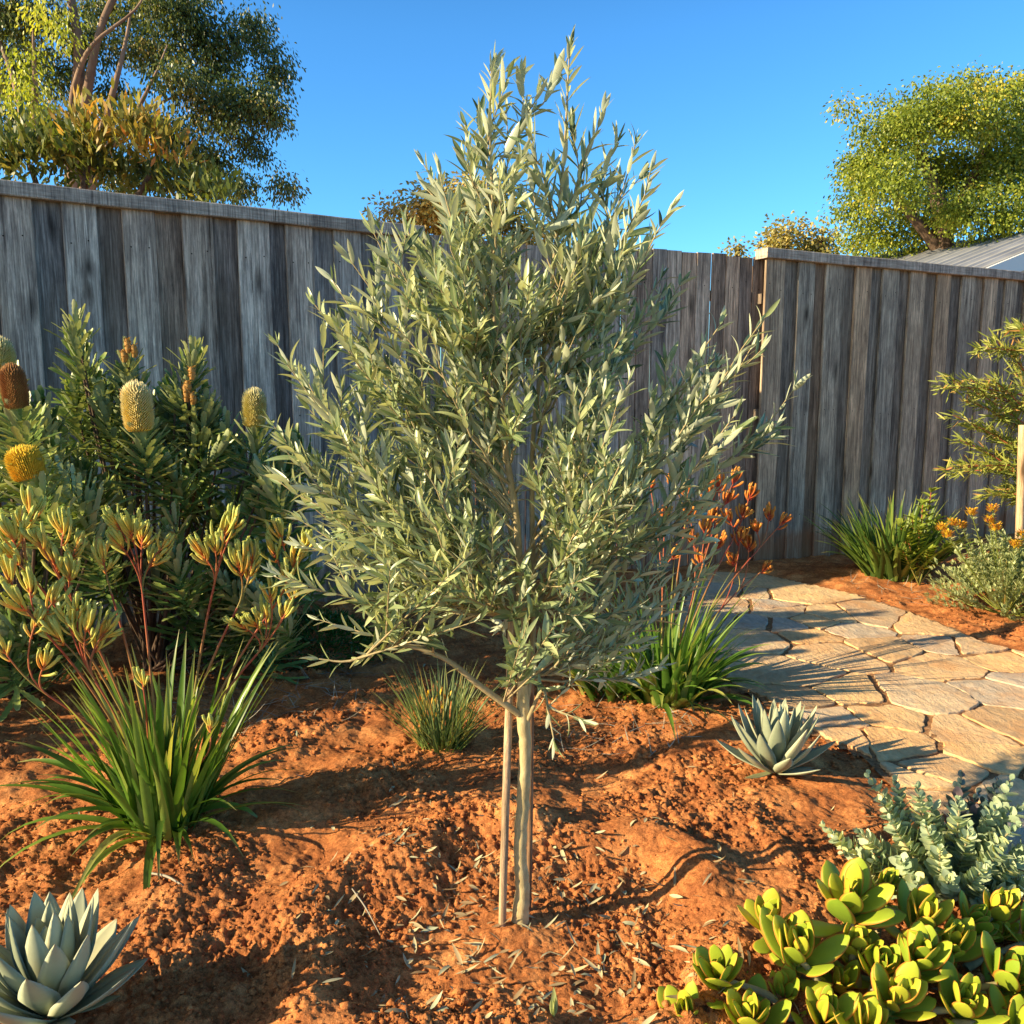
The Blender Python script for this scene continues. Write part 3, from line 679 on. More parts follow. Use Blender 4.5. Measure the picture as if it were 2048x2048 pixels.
# ------------------------------------------------------------------ strap clumps and kangaroo paws
def clump(mb, c, n, rad, L, W, e=(.7, 1.5), dr=(.3, 1.6), rows=10, power=1.7, azr=None, taper=1., wob=.1):
    az = U(0, 2 * PI, n) if azr is None else U(azr[0], azr[1], n)
    r = rad * np.sqrt(RS.random(n)); B = np.stack([c[0] + r * np.cos(az), c[1] + r * np.sin(az), np.full(n, c[2] - .01)], 1)
    mb.straps(B, az + RS.normal(0, .35, n), U(e[0], e[1], n), U(dr[0], dr[1], n), U(L[0], L[1], n), U(W[0], W[1], n), rows, VEE, power, None, taper, wob)
def fingers(mb, p, d, n, L, r, spread=.9, side=None):
    n = n + 3
    d = nrm(d); e1 = nrm(np.cross(d, [.1, 1, .2])); e2 = np.cross(d, e1)
    a = np.linspace(-1, 1, n) + RS.normal(0, .1, n); 
    dd, bend, NN = [], [], []
    for k in range(n):
        lat = e1 * a[k] * spread * 1.7 + e2 * U(-.7, .7); v = nrm(d + lat); dd.append(v); NN.append(nrm(lat + np.array([0, 0, -.25]) + RS.normal(0, .1, 3)) * -1)
    Ls = L * U(.75, 1.15, n); t = np.linspace(0, 1, 8)
    prof = np.interp(t, [0, .15, .5, .8, .93, 1], [.40, .5, .72, .95, 1.1, .4])
    dd = np.array(dd); NN = np.array(NN); NN = nrm(NN - dd * (NN * dd).sum(1)[:, None]); S = nrm(np.cross(dd, NN))
    P = np.repeat(np.asarray(p)[None], n, 0) - d * (np.abs(a) * U(.1, .75, n))[:, None] * L
    bd = U(.15, .95, n) * np.minimum(1, .35 + np.abs(a))
    C = P[:, None] + dd[:, None] * (Ls[:, None] * t)[..., None] + NN[:, None] * (bd[:, None] * Ls[:, None] * t**2)[..., None]
    mb.sweep(C, S, NN, r * prof[None], r * prof[None], circ(6), True)
    # little reflexed star at the mouth
    for k in range(n):
        m = 5; aa = U(0, 6) + np.arange(m) * 2 * PI / m; dv = nrm(C[k, -1] - C[k, -2]); s1 = S[k]; s2 = np.cross(dv, s1)
        D = nrm(dv * .35 + s1 * np.cos(aa)[:, None] + s2 * np.sin(aa)[:, None])
        mb.leaves(np.repeat(C[k, -1:] - dv * .002, m, 0), D, np.repeat(dv[None], m, 0), r * 1.1, r * .4, 3, .3, 'diam', FLAT2, rnd=U(0, .3))
def paw_plant(base_px, label, heads, Yr, mats, leaf, Lf, rf, stem_r, name='kangaroo_paw', group=None):
    b = G(*base_px); root = thing(name, b, label, 'plant', group)
    st = MB(); clus = {}
    for (x, y, Yo, nf, sc, key) in heads:
        tip = at(x, y, b[1] + Yo); k = clus.setdefault(key, []); k.append((tip, nf, sc))
    for key, hs in clus.items():
        low = min(h[0][2] for h in hs); cen = np.mean([h[0] for h in hs], 0)
        fork = cen.copy(); fork[2] = low - .10; 
        fork = fork + (b - cen) * np.array([.12, .12, 0])
        B0 = b + np.array([U(-.05, .05), U(-.05, .05), 0])
        ctl = B0 * .45 + fork * .55; ctl[2] += .03; ctl[:2] = B0[:2] * .62 + fork[:2] * .38
        q = bez(B0, ctl, fork, 12); s = MB(); rnd = U(0, 1); s.tube(q, np.linspace(stem_r, stem_r * .7, 12), 7, rnd)
        tan = nrm(q[-1] - q[-2]); so = s.build('flower_stem', M['stem'], root)
        for tip, nf, sc in hs:
            nk = tip - nrm(tip - fork) * 0; start = q[-1] if np.linalg.norm(tip - fork) < .25 else q[8]
            c2 = start + tan * np.linalg.norm(tip - start) * .5
            br = bez(start, c2, tip, 7); h = MB(); h.tube(br, np.linspace(stem_r * .6, stem_r * .5, 7), 6)
            h.build('branchlet', M['paw_stem'] if U(0, 1) < .7 else M['stem'], root)
            d = nrm(br[-1] - br[-2]); d = nrm(d + np.array([U(-.15, .15), -.1, .25]))
            f = MB(); fingers(f, tip, d, nf, Lf * sc, rf * (.6 + .4 * sc)); f.build('flower_head', mats, root)
    lf = MB(); leaf(lf, b); lf.build('foliage', M['strap'], root)
    return root
hL = [(25,1075,-.1,8,1.0,0),(62,1020,-.05,6,.9,0),(18,1110,-.12,6,.9,0),(127,1060,0.0,6,.9,1),(105,1120,-.05,8,1.05,1),(140,1150,-.05,7,1.,1),(40,1208,-.15,7,1.1,2),
      (262,1062,.05,8,1.1,3),(285,1075,.1,5,.9,3),(207,1122,0.,6,.9,4),(308,1120,.1,6,.9,3),(452,1062,.1,7,1.05,5),(405,1110,.05,5,.9,5),(475,1130,.05,7,1.,6),(505,1115,.08,5,.8,6),
      (562,1075,.15,6,.9,7),(590,1120,.12,7,.9,7),(172,1258,-.1,8,1.15,8),(135,1240,-.1,6,.9,8),(212,1262,-.05,6,.95,8),(480,1250,.05,5,.7,9),(530,1230,.1,6,.8,9),(570,1225,.1,6,.8,9),
      (90,1330,-.15,5,.9,10),(285,1365,-.1,3,.7,11),(420,1452,-.1,3,.55,12),(8,1300,-.15,4,.9,10),(45,1050,-.08,6,.8,0),(80,1085,-.08,7,.9,1),(15,1150,-.15,7,1.,2),(150,1100,0,6,.8,1),(60,1175,-.1,6,.9,2),(240,1090,.05,6,.85,3),(232,1045,.05,5,.8,3),(325,1095,.1,4,.7,3),
      (430,1095,.05,6,.85,5),(470,1050,.1,5,.8,5),(498,1150,.08,6,.8,6),(545,1100,.15,6,.8,7),(612,1090,.12,5,.8,7),(575,1150,.1,6,.8,7),(155,1220,-.1,6,.8,8),(195,1290,-.05,6,.8,8),(112,1270,-.1,6,.9,8),
      (540,1190,.1,6,.8,9),(590,1190,.1,5,.7,9),(510,1245,.05,4,.7,9),(110,1200,-.1,6,.9,2),(70,1250,-.12,6,.8,10)]
def leafL(lf, b):
    clump(lf, b, 125, .10, (.30, .62), (.010, .018), (1.05, 1.54), (.05, .6))
    clump(lf, b, 16, .07, (.38, .60), (.014, .021), (.35, .95), (.6, 1.5), azr=(PI * .75, PI * 1.25))
    clump(lf, b, 12, .07, (.25, .50), (.012, .019), (.5, 1.0), (1.2, 2.4), azr=(PI * 1.1, PI * 1.9))
    clump(lf, b, 9, .06, (.35, .50), (.012, .017), (.4, .9), (.6, 1.7), azr=(-.5, .5))
paw_plant((335, 1655), 'kangaroo paw clump with yellow-green paws on red stems, in front of the left banksias', hL, None, M['paw'], leafL, .074, .0060, .0046)
hR = [(1437,968,.5,9,1.1,0),(1470,960,.5,7,1.,0),(1375,985,.4,6,.9,1),(1345,965,.4,6,.8,1),(1500,990,.5,8,1.,2),(1485,1030,.5,7,1.,2),(1460,1040,.45,6,1.,2),(1538,1030,.6,6,.9,3),(1565,1045,.6,5,.9,3),
      (1410,1060,.4,8,1.,4),(1440,1085,.4,7,.9,4),(1497,1090,.5,7,1.,5),(1530,1138,.5,6,.9,5),(1350,1110,.3,6,.9,6),(1330,1030,.35,6,.9,6),(1380,1030,.35,6,.8,4),(1512,1060,.5,5,.8,3),(1405,1010,.45,8,1.,1),(1420,990,.5,8,1.,0),(1455,1000,.5,7,1.,0),(1480,1075,.45,8,1.,5),(1425,1035,.45,8,1.,4),(1385,1080,.4,7,1.,4),(1465,1120,.45,6,.9,5),(1400,1120,.4,6,.9,4),(1300,970,.4,6,.8,6)]
def leafR(lf, b):
    clump(lf, b, 130, .15, (.25, .48), (.013, .021), (.7, 1.5), (.2, 1.1)); clump(lf, b, 40, .15, (.28, .50), (.013, .020), (.4, .9), (.5, 1.6))
    clump(lf, b + np.array([-.25, .05, 0]), 50, .12, (.25, .42), (.011, .018), (.6, 1.4), (.3, 1.4))
    clump(lf, b, 40, .1, (.45, .70), (.006, .010), (1.0, 1.45), (.2, .6))
paw_plant((1330, 1395), 'kangaroo paw with burnt orange flowers beside the flagstone path, right behind the olive', hR, None, M['paw_red'], leafR, .062, .0078, .0048)

# ------------------------------------------------------------------ small tuft
def tuft():
    b = G(885, 1490); root = thing('grass_tuft', b, 'small grey-green grassy tuft with a few orange blades, left of the olive trunk', 'plant')
    mb = MB(); clump(mb, b, 260, .085, (.18, .36), (.0026, .0050), (.8, 1.5), (.0, .7), rows=7); 
    mb.straps(np.array([b, b, b]), np.array([2.9, 3.1, 2.7]), np.array([1.05, .95, 1.2]), np.array([.1, .1, .2]), np.array([.34, .28, .36]), np.array([.005, .004, .004]), 7)
    mb.build('foliage', M['grass_blue'], root)
    mb = MB(); n = 26; P = b + np.stack([U(-.09, .02, n), U(-.05, .05, n), U(.06, .2, n)], 1); mb.leaves(P, np.stack([RS.normal(0, .3, n), RS.normal(0, .3, n), np.ones(n)], 1), RS.normal(0, 1, (n, 3)), .035, .005, 4)
    tag(mb.build('orange_blade', M['yellowf'], root), kind='stuff')
    bb = G(640, 1310); root = thing('ground_cover_bush', bb, 'low dark green fine-leaved bush in the fence shadow left of the olive', 'plant')
    mb = MB(); n = 2600; a = U(0, 2 * PI, n); e = np.arccos(U(0, 1, n)); r = .24 * U(.5, 1, n)**.5
    D = np.stack([np.cos(a) * np.sin(e), np.sin(a) * np.sin(e), np.cos(e)], 1); P = bb + D * r[:, None] * np.array([1.3, .9, 1.0])
    mb.leaves(P, D + RS.normal(0, .5, (n, 3)), RS.normal(0, 1, (n, 3)), .035, .0055, 4, .1, 'diam', FLAT2); mb.build('foliage', M['ground_green'], root)
tuft()

# ------------------------------------------------------------------ agaves
ELL = np.array([[-1, .10], [-.55, -.20], [0, -.32], [.55, -.20], [1, .10], [.5, .02], [0, -.05], [-.5, .02]])
def agave(p, n, L, W, label, seed, tilt=0.):
    global RS
    old = RS; RS = np.random.default_rng(seed)
    root = thing('agave', p, label, 'succulent', 'blue-grey agave rosettes')
    mb = MB(); ga = 2.39996; k = np.arange(n); az = k * ga + .4; f = k / (n - 1)
    el = .30 + 1.18 * f**.8 + RS.normal(0, .05, n); Ls = L * (.80 + .25 * np.sin(PI * f**.8)) * U(.92, 1.06, n) * np.where(f > .93, .8, 1)
    D = np.stack([np.cos(az) * np.cos(el), np.sin(az) * np.cos(el), np.sin(el)], 1)
    N = np.stack([-np.cos(az) * np.sin(el), -np.sin(az) * np.sin(el), np.cos(el)], 1)
    r0 = .030 * (1 - f) + .004; P = p + np.stack([np.cos(az) * r0, np.sin(az) * r0, .02 + .05 * f], 1)
    mb.leaves(P, D, N, Ls, W * U(.9, 1.08, n) * (1 - .25 * f), 14, U(-.22, -.02, n), 'agave', ELL, 1.0, None, True)
    mb.build('rosette', M['agave'], root)
    mb = MB(); m = 10; az = U(0, 2 * PI, m); el = U(-.05, .2, m)
    mb.leaves(p + np.stack([np.cos(az) * .02, np.sin(az) * .02, np.full(m, .02)], 1), np.stack([np.cos(az) * np.cos(el), np.sin(az) * np.cos(el), np.sin(el)], 1),
              np.stack([0 * az, 0 * az, 1 + 0 * az], 1), L * U(.35, .75, m), W * .5, 8, U(-.1, .2, m), 'agave', ELL, .6, None, True)
    mb.build('dry_leaf', M['agave_old'], root); RS = old
b = G(112, 2066); agave(b, 40, .212, .043, 'larger blue-grey agave cut by the lower left corner, on red soil', 3)
b = G(1550, 1555); agave(b, 40, .222, .034, 'blue-grey agave rosette beside the flagstone path, right of the olive', 5)

# ------------------------------------------------------------------ jade plant
def jade():
    b = G(1740, 2040); root = thing('jade_plant', b, 'yellow-green jade plant with red-edged fleshy leaves in the lower right corner', 'succulent')
    ros = [(1700,1815,-.02,1.05),(1594,1915,-.1,1.1),(1842,1850,-.02,1.),(1835,1930,-.12,.95),(1440,1960,-.15,.95),(1535,1850,.0,.8),(1791,2010,-.2,.9),(2012,1965,-.12,1.05),(1942,1855,.05,.8),
           (1650,2040,-.22,.9),(1370,2045,-.2,.8),(1712,1912,-.05,.9),(1925,2020,-.2,.9),(1985,1880,.1,.8),(1770,1780,.1,.7),(1500,2040,-.22,.9),(1880,1960,.0,.8),(1560,2000,-.12,.8),(2060,1880,.05,.9),
           (2090,2040,-.2,1.),(1730,2060,-.25,.9),(2040,2060,-.25,.8),(1680,1980,-.1,.7),(1900,1900,-.05,.85),(1760,1945,-.1,.8),(1990,1830,.1,.8)]
    st = MB(); lf = MB(); Pn = np.array([[math.cos(a), .16 * math.sin(a)] for a in np.linspace(0, 2 * PI, 9)[:-1]])
    for (x, y, dY, s) in ros:
        c = at(x, y, 1.86 + dY); base = np.array([b[0] + (c[0] - b[0]) * .6, 1.80 + dY * .6, .0])
        ax = nrm(np.array([(c[0] - b[0]) * .5, (c[1] - b[1]) * .3 - .35, 1.0])); st.tube(bez(base, np.array([base[0], base[1], c[2] * .5]), c, 6), np.linspace(.011, .006, 6), 7)
        e1 = nrm(np.cross(ax, [0, 1, .1])); e2 = np.cross(ax, e1)
        tone0 = U(0, 1)
        for lv in range(7):
            f = lv / 6; o = (.075 * (1 - f) ** 1.2 - .012) * s; opn = 1.28 - 1.12 * f ** .8
            for q in range(3 if lv < 6 else 2):
                a = lv * 1.05 + q * 2 * PI / (3 if lv < 6 else 2) + U(-.25, .25); pe = e1 * math.cos(a) + e2 * math.sin(a)
                if lv < 2 and U(0, 1) < .3: continue
                op = opn + U(-.14, .14); d = ax * math.cos(op) + pe * math.sin(op); N = ax * math.sin(op) - pe * math.cos(op)
                L = .122 * s * (1.02 - .45 * f ** 2) * U(.78, 1.15)
                lf.leaves((c - ax * o)[None], (d + RS.normal(0, .09, 3))[None], N[None], L, L * U(.18, .26), 13, U(-.34, .05), 'obov', Pn, 1., min(1., max(0., tone0 * .5 + U(0, .55) - (.25 if lv < 2 else 0))), True)
    st.build('stem', M['jade_stem'], root); lf.build('foliage', M['jade'], root)
jade()
# ------------------------------------------------------------------ blue grey shrub
def greyshrub():
    b = G(1890, 1790); root = thing('blue_grey_shrub', b, 'spreading shrub of small round blue-grey leaves between the path and the yellow-green jade plant', 'shrub')
    tips = [(1737,1552,.15),(1791,1560,.15),(1834,1575,.1),(1919,1600,.05),(1648,1655,.1),(1665,1668,.08),(1718,1665,.05),(1691,1705,.0),(1850,1650,0.),(2035,1650,0.),(2010,1690,-.05),(1970,1735,-.1),(1880,1700,-.05),
            (1780,1640,.05),(1800,1720,-.05),(1760,1600,.1),(1880,1640,.1),(1940,1660,0.),(2048,1610,.1),(2040,1720,-.05),(1830,1760,-.08),(1900,1760,-.1),(1750,1720,0.),(1960,1790,-.1),(2030,1790,-.1),(2020,1560,.15),
            (1720,1735,0.),(1780,1770,-.05),(1860,1600,.1),(1990,1620,.08),(2080,1680,0.),(2070,1760,-.05),(1985,1680,.05)]
    dark = [(1923,1553,.18),(1995,1565,.2),(2010,1640,.12),(1955,1590,.2)]
    for nm, tl, mt in (('foliage', tips, 'greysuc'), ('dark_foliage', dark, 'greysuc_dark')):
        lf = MB(); st = MB()
        for (x, y, dY) in tl:
            c = at(x, y, b[1] + dY); c[2] = max(c[2], .05); A = b + np.array([U(-.06, .06), U(-.05, .05), 0]); q = bez(A, A * .5 + c * .5 + [0, 0, -.02], c, 18); st.tube(q, np.linspace(.004, .0022, 18), 5)
            for k in range(4, 18):
                T = nrm(q[k] - q[k - 1]); e1 = nrm(np.cross(T, [.3, .8, .1])); e2 = np.cross(T, e1); sc = (.7 + .5 * math.sin(PI * (k / 18)))* (1 if k < 16 else .7)
                m = 4; a = k * 1.1 + np.arange(m) * 2 * PI / m + U(-.3, .3, m); pe = e1 * np.cos(a)[:, None] + e2 * np.sin(a)[:, None]
                D = nrm(T * (.5 if k < 16 else 1.4) + pe); N = nrm(T - pe * .4)
                lf.leaves(np.repeat(q[k][None], m, 0) + RS.normal(0, .003, (m, 3)), D, N, .031 * sc * U(.8, 1.25, m), .0128 * sc, 6, U(-.3, .0, m), 'oval', VEE, .5, U(0, 1, m)**1.3)
        st.build('stem', M['jade_stem'], root); lf.build(nm, M[mt], root)
greyshrub()

# ------------------------------------------------------------------ banksias
SER = None
def whorl(mb, c, ax, n, L, W, elo=.25, ehi=1.2, span=.1):
    ax = nrm(ax); e1 = nrm(np.cross(ax, [.15, 1, .1])); e2 = np.cross(ax, e1)
    k = np.arange(n); a = k * 2.39996 + U(0, 6); f = k / n; op = ehi + (elo - ehi) * f + RS.normal(0, .1, n)
    pe = e1 * np.cos(a)[:, None] + e2 * np.sin(a)[:, None]
    D = ax * np.cos(op)[:, None] + pe * np.sin(op)[:, None]; N = ax * np.sin(op)[:, None] - pe * np.cos(op)[:, None]
    P = c + ax * (span * (f - 1))[:, None] + pe * .005; Ls = L * U(.75, 1.15, n) * (1 - .35 * f)
    rows = 13; t = np.linspace(0, 1, rows); w = (.4 + .6 * np.minimum(1, t * 2.2)) * np.where(t > .95, .45, 1) * (1 + .16 * np.cos(np.arange(rows) * PI))
    C = P[:, None] + D[:, None] * (Ls[:, None] * t)[..., None] + N[:, None] * ((U(-.15, .3, n) * Ls)[:, None] * t**2)[..., None]
    S = nrm(np.cross(D, N)); mb.sweep(C, S, N, W * w[None] * np.ones((n, 1)), W * w[None] * np.ones((n, 1)), VEE)
def spike(c, ax, h, r, mat, root, seed=0):
    ax = nrm(ax); e1 = nrm(np.cross(ax, [0, 1, .1])); e2 = np.cross(ax, e1)
    core = MB(); core.tube([c, c + ax * h * .5, c + ax * h * .93], [r * .72, r * .8, r * .3], 12, .3, 4, True)
    o = core.build('flower_spike', M['core'], root)
    mb = MB(); rows = 38; per = 26; P, D, rn = [], [], []
    for i in range(rows):
        t = (i + .5) / rows; dome = math.sqrt(max(0, 1 - max(0, (t - .80) / .2)**2)); fl = max(0, (t - .80) / .2)
        rb = .86 + .14 * math.sin(PI * min(1, t * 1.1))
        for k in range(max(5, int(per * max(dome, .25)))):
            m = max(5, int(per * max(dome, .25))); a = 2 * PI * (k + (i % 2) * .5) / m
            pe = e1 * math.cos(a) + e2 * math.sin(a)
            P.append(c + ax * (h * .93 * t) + pe * r * .72 * rb * dome); D.append(pe * (1 - .8 * fl) + ax * (.25 + fl * 1.3) + RS.normal(0, .05, 3)); rn.append(min(1, t + U(-.12, .12)))
    P = np.array(P); D = np.array(D); n = len(P)
    mb.leaves(P, D, np.repeat(ax[None], n, 0), r * U(.30, .44, n), r * .062, 3, -.35, 'needle', circ(4), 1., np.array(rn), True)
    mb.build('bristles', mat, o)
def banksia(base, label, heads, spikes, young, filler, Y0):
    b = G(*base); root = thing('banksia', b, label, 'shrub', 'banksia shrubs')
    st = MB(); lf = MB(); nw = MB()
    def stem(c, r=.010):
        ctl = b * .35 + c * .65; ctl[2] = b[2] * .5 + c[2] * .5 - .05; st.tube(bez(b + [U(-.05, .05), U(-.05, .05), 0], ctl, c, 9), np.linspace(r, .005, 9), 6)
    for (x, y, dY, n, L) in heads:
        c = at(x, y, Y0 + dY); stem(c); ax = nrm(np.array([U(-.3, .3), U(-.3, .1), 1.]) + (c - b) * [.35, .2, 0]); whorl(lf, c, ax, int(n * 1.6), L * 1.1, .0125, .25, 1.45, .30)
    for (x, y, dY, n, L) in filler:
        c = at(x, y, Y0 + dY); stem(c, .007); ax = nrm(np.array([U(-.7, .7), U(-.8, .2), .8])); whorl(lf, c, ax, int(n * 1.4), L * 1.05, .0120, .2, 1.5, .24)
    for (x, y, dY, h, r, mat, lean) in spikes:
        c = at(x, y, Y0 + dY); stem(c - [0, 0, .01]); ax = np.array([lean, -.05, 1.]); spike(c + np.array([0, -.03, .035]), ax, h, r, M[mat], root); whorl(lf, c - [0, 0, .0], ax, 64, .185, .0125, .75, 1.55, .24)
    for (x, y, dY, n) in young:
        c = at(x, y, Y0 + dY); stem(c); whorl(nw, c, np.array([U(-.1, .1), 0, 1.]), n, .14, .009, .15, 1.1, .12)
    st.build('branch', M['dark_bark'], root); lf.build('foliage', M['banksia'], root)
    if nw.v: nw.build('new_foliage', M['banksia_new'], root)
    return root
r1 = banksia((310, 1330), 'tall banksia with two pale yellow flower spikes against the left fence, right of its neighbour',
    [(155,690,0,44,.17),(205,800,.05,40,.17),(262,760,.05,40,.17),(385,740,.05,40,.17),(410,840,.1,40,.18),(330,820,.15,36,.17),(340,1090,-.3,44,.16),(150,800,.1,36,.17)],
    [(287,878,-.25,.200,.060,'spike_y',-.02),(513,868,.05,.170,.052,'spike_g',.06)],
    [(152,645,-.02,20),(255,712,.0,20),(385,705,.03,18),(350,1040,-.32,14)],
    [(U(170, 600), U(860, 1290), U(-.15, .4), 36, .17) for _ in range(46)] + [(U(150, 430), U(740, 900), U(.0, .4), 36, .17) for _ in range(12)], 3.75)
for (x, y, s) in [(255,695,.8),(248,715,.7),(268,705,.7),(383,750,.7),(375,775,.6),(385,800,.7),(247,800,.9),(372,790,1.)]:
    mb = MB(); c = at(x, y, 3.68); mb.tube([c - [0, 0, .03 * s], c + [.004, 0, 0], c + [0, 0, .035 * s], c + [0, 0, .05 * s]], [.008, .014, .012, .003], 8, None, 3)
    n = 40; a = U(0, 6.28, n); d = np.stack([np.cos(a), np.sin(a), U(.2, 1, n)], 1); mb.leaves(c + d * .008 + np.stack([0 * a, 0 * a, U(-.03, .04, n) * s], 1), d, np.tile([0, 0, 1.], (n, 1)), .016, .004, 3, 0, 'diam', FLAT2); mb.build('young_cone', M['cone'], r1)

banksia((40, 1400), 'banksia at the left edge with a brown spent spike and a green flower spike',
    [(90,840,.1,44,.18),(-20,800,.05,44,.18),(110,930,.05,44,.18),(20,900,.05,44,.18),(-40,700,.2,30,.16)],
    [(14,780,.05,.17,.058,'spike_g',.0),(46,836,-.18,.165,.045,'spike_b',-.05),(72,975,-.25,.115,.060,'spike_gold',-.25)], [],
    [(U(-80, 190), U(880, 1330), U(-.15, .35), 36, .17) for _ in range(26)], 3.35)

# added banksia, out of view past the left edge, placed to shade the soil
for (q, Yb, lab) in (((-3.35, 2.95), 2.95, 'bushy banksia without flowers, added unseen past the left edge to shade the soil'),):
    b = np.array([q[0], q[1], 0.]); root = thing('banksia', b, lab, 'shrub', 'banksia shrubs'); st = MB(); lf = MB()
    for k in range(46):
        a = U(0, 6.28); rr_ = .55 * math.sqrt(U(0, 1)); c = b + [rr_ * math.cos(a), rr_ * math.sin(a) * 1.1, U(.25, 1.35)]
        st.tube(bez(b, b * .5 + c * .5 - [0, 0, .1], c, 7), np.linspace(.01, .005, 7), 5); whorl(lf, c, nrm(np.array([math.cos(a) * .5, math.sin(a) * .5, .8])), 36, .17, .0115, .2, 1.5, .22)
    st.build('branch', M['dark_bark'], root); lf.build('foliage', M['banksia'], root)

# ------------------------------------------------------------------ plants at the right
def right_plants():
    b = G(1785, 1155); root = thing('strappy_tussock', b, 'dark green strappy tussock at the foot of the right fence', 'plant')
    mb = MB(); clump(mb, b, 240, .22, (.35, .68), (.013, .022), (.75, 1.5), (.1, 1.0)); mb.build('foliage', M['strap_dark'], root)
    b = G(1838, 1170); root = thing('lime_shrub', b, 'upright lime green leafy sprigs growing against the right side of the dark tussock', 'plant')
    mb = MB(); st = MB()
    for (x, y, dY) in [(1845,1010,0),(1825,1040,0),(1862,985,.05),(1838,1060,-.05),(1815,1075,-.03),(1875,1040,.05),(1805,1100,-.1),(1895,1090,.0),(1858,1100,-.1),(1800,1050,0)]:
        c = at(x, y, b[1] + dY); q = bez(b, b * .4 + c * .6, c, 14); st.tube(q, np.linspace(.006, .003, 14), 5)
        for k in range(5, 14):
            m = 5; a = U(0, 6.28, m); T = nrm(q[k] - q[k - 1]); D = np.stack([np.cos(a), np.sin(a), 0 * a], 1) + T * .8; mb.leaves(np.repeat(q[k][None], m, 0), D, np.tile([0, 0, 1.], (m, 1)), .075, .014, 5)
    st.build('stem', M['stem'], root); mb.build('foliage', M['euph'], root)
    b = G(2010, 1220); root = thing('grey_bush', b, 'rounded grey-green bush with yellow button flowers by the right edge', 'shrub')
    mb = MB(); st = MB(); n = 230; a = U(0, 2 * PI, n); e = U(.15, 1.5, n)
    for k in range(n):
        d = np.array([math.cos(a[k]) * math.cos(e[k]), math.sin(a[k]) * math.cos(e[k]), math.sin(e[k])]); L = U(.34, .50) * (1 - .12 * math.sin(e[k]))
        c = b + d * L * np.array([1.05, 1., 1.15]); A = b + d * .05; q = bez(A, A * .5 + c * .5 + [0, 0, -.03], c, 9)
        for j in range(4, 9):
            m = 7; aa = U(0, 6.28, m); D = np.stack([np.cos(aa), np.sin(aa), .4 + 0 * aa], 1) * .7 + d * .9; mb.leaves(np.repeat(q[j][None], m, 0) + RS.normal(0, .006, (m, 3)), D, np.tile([0, 0, 1.], (m, 1)), .036, .0062, 4, .05)
        if k % 3 == 0: st.tube(q, np.linspace(.004, .002, 9), 4)
    for (x, y) in [(1884,1056),(1905,1046),(1922,1052),(1942,1025),(1985,1018),(1990,1055),(2036,1087),(1978,1040),(2045,1070),(1895,1070),(2030,1090)]:
        c = at(x, y, b[1] - .05 + U(-.1, .1)); st.tube(bez(b, b * .5 + c * .5 + [0, 0, -.02], c, 8), np.linspace(.005, .003, 8), 5, .2)
        for q_ in np.linspace(.45, .93, 9):
            pp = b * (1 - q_) + c * q_; m = 5; a_ = U(0, 6.28, m); mb.leaves(np.repeat(pp[None], m, 0), np.stack([np.cos(a_), np.sin(a_), .7 + 0 * a_], 1), np.tile([0, 0, 1.], (m, 1)), .045, .006, 4)
        f = MB(); n = 60; aa = U(0, 6.28, n); r = .026 * np.sqrt(RS.random(n)); f.leaves(c + np.stack([r * np.cos(aa), r * np.sin(aa), U(-.02, .022, n)], 1), np.stack([np.cos(aa) * .6, np.sin(aa) * .6, U(.3, 1, n)], 1), np.tile([0, 0, 1.], (n, 1)), .022, .006, 4, .1, 'oval')
        f.build('flower_head', M['yellowf'], root)
    mb.build('foliage', M['lav'], root)
    st.build('stem', M['narrow'], root)
    # young narrow-leaved tree at the right edge
    b = np.array([3.62, 5.9, 0.]); root = thing('young_tree', b, 'young narrow-leaved tree with reddish shoot tips cut by the right edge', 'tree')
    tk = MB(); top = at(2100, 520, 5.9); tk.tube([b, b + [.03, 0, .8], at(2080, 800, 5.9), top], [.02, .016, .012, .005], 8, .5, 5); tk.build('trunk', M['dark_bark'], root)
    st = MB(); mb = MB()
    for (x, y) in [(1958,700),(1990,680),(2020,660),(1880,775),(1905,760),(1930,800),(1960,790),(1990,830),(2030,740),(1905,830),(1945,850),(1920,880),(1895,940),(1930,930),(1965,905),(1990,930),(2010,980),(1975,990),
                   (2030,900),(2000,880),(1940,760),(2040,820),(1985,760),(2050,680),(2070,620),(2060,950),(1915,945),(2035,1000),(2100,700),(2120,850)]:
        c = at(x, y, 5.9 + U(-.3, .3)); A = at(2075, min(1000, y + U(-20, 110)), 5.9); q = bez(A, A * .5 + c * .5 + [0, 0, .05], c, 12); st.tube(q, np.linspace(.006, .002, 12), 5)
        for k in range(3, 12):
            m = 11; a = U(0, 6.28, m); T = nrm(q[k] - q[k - 1]); rn = nrm(RS.normal(0, 1, (m, 3))); mb.leaves(q[k] + RS.normal(0, .015, (m, 3)), T * .8 + rn * .9 + [0, 0, .05], rn, U(.06, .11, m), .0052, 5, U(-.1, .3, m), 'lance', FLAT2)
    st.build('branch', M['paw_stem'], root); mb.build('crown', M['narrow'], root)
    A = G(2030, 1110); mbk = MB(); p = at(2042, 1110, 5.6); p[2] = -.02; q = at(2046, 850, 5.62); mbk.tube([p, (p + q) / 2, q], [.026, .026, .026], 8, .4, 3, True)
    tag(mbk.build('stake', M['stake']), 'thick pale timber stake behind the grey bush at the right edge', 'stake')
    # bare shoot poking up at the very bottom
    b = G(1107, 2065); mb = MB(); n = 3; mb.leaves(np.repeat(b[None], n, 0), np.array([[0, 0, 1.], [.12, 0, 1], [-.1, .05, 1]]), np.array([[0, -1, .1], [1, -1, .1], [-1, -1, 0]]), np.array([.07, .05, .045]), .007, 6, .04, 'lance')
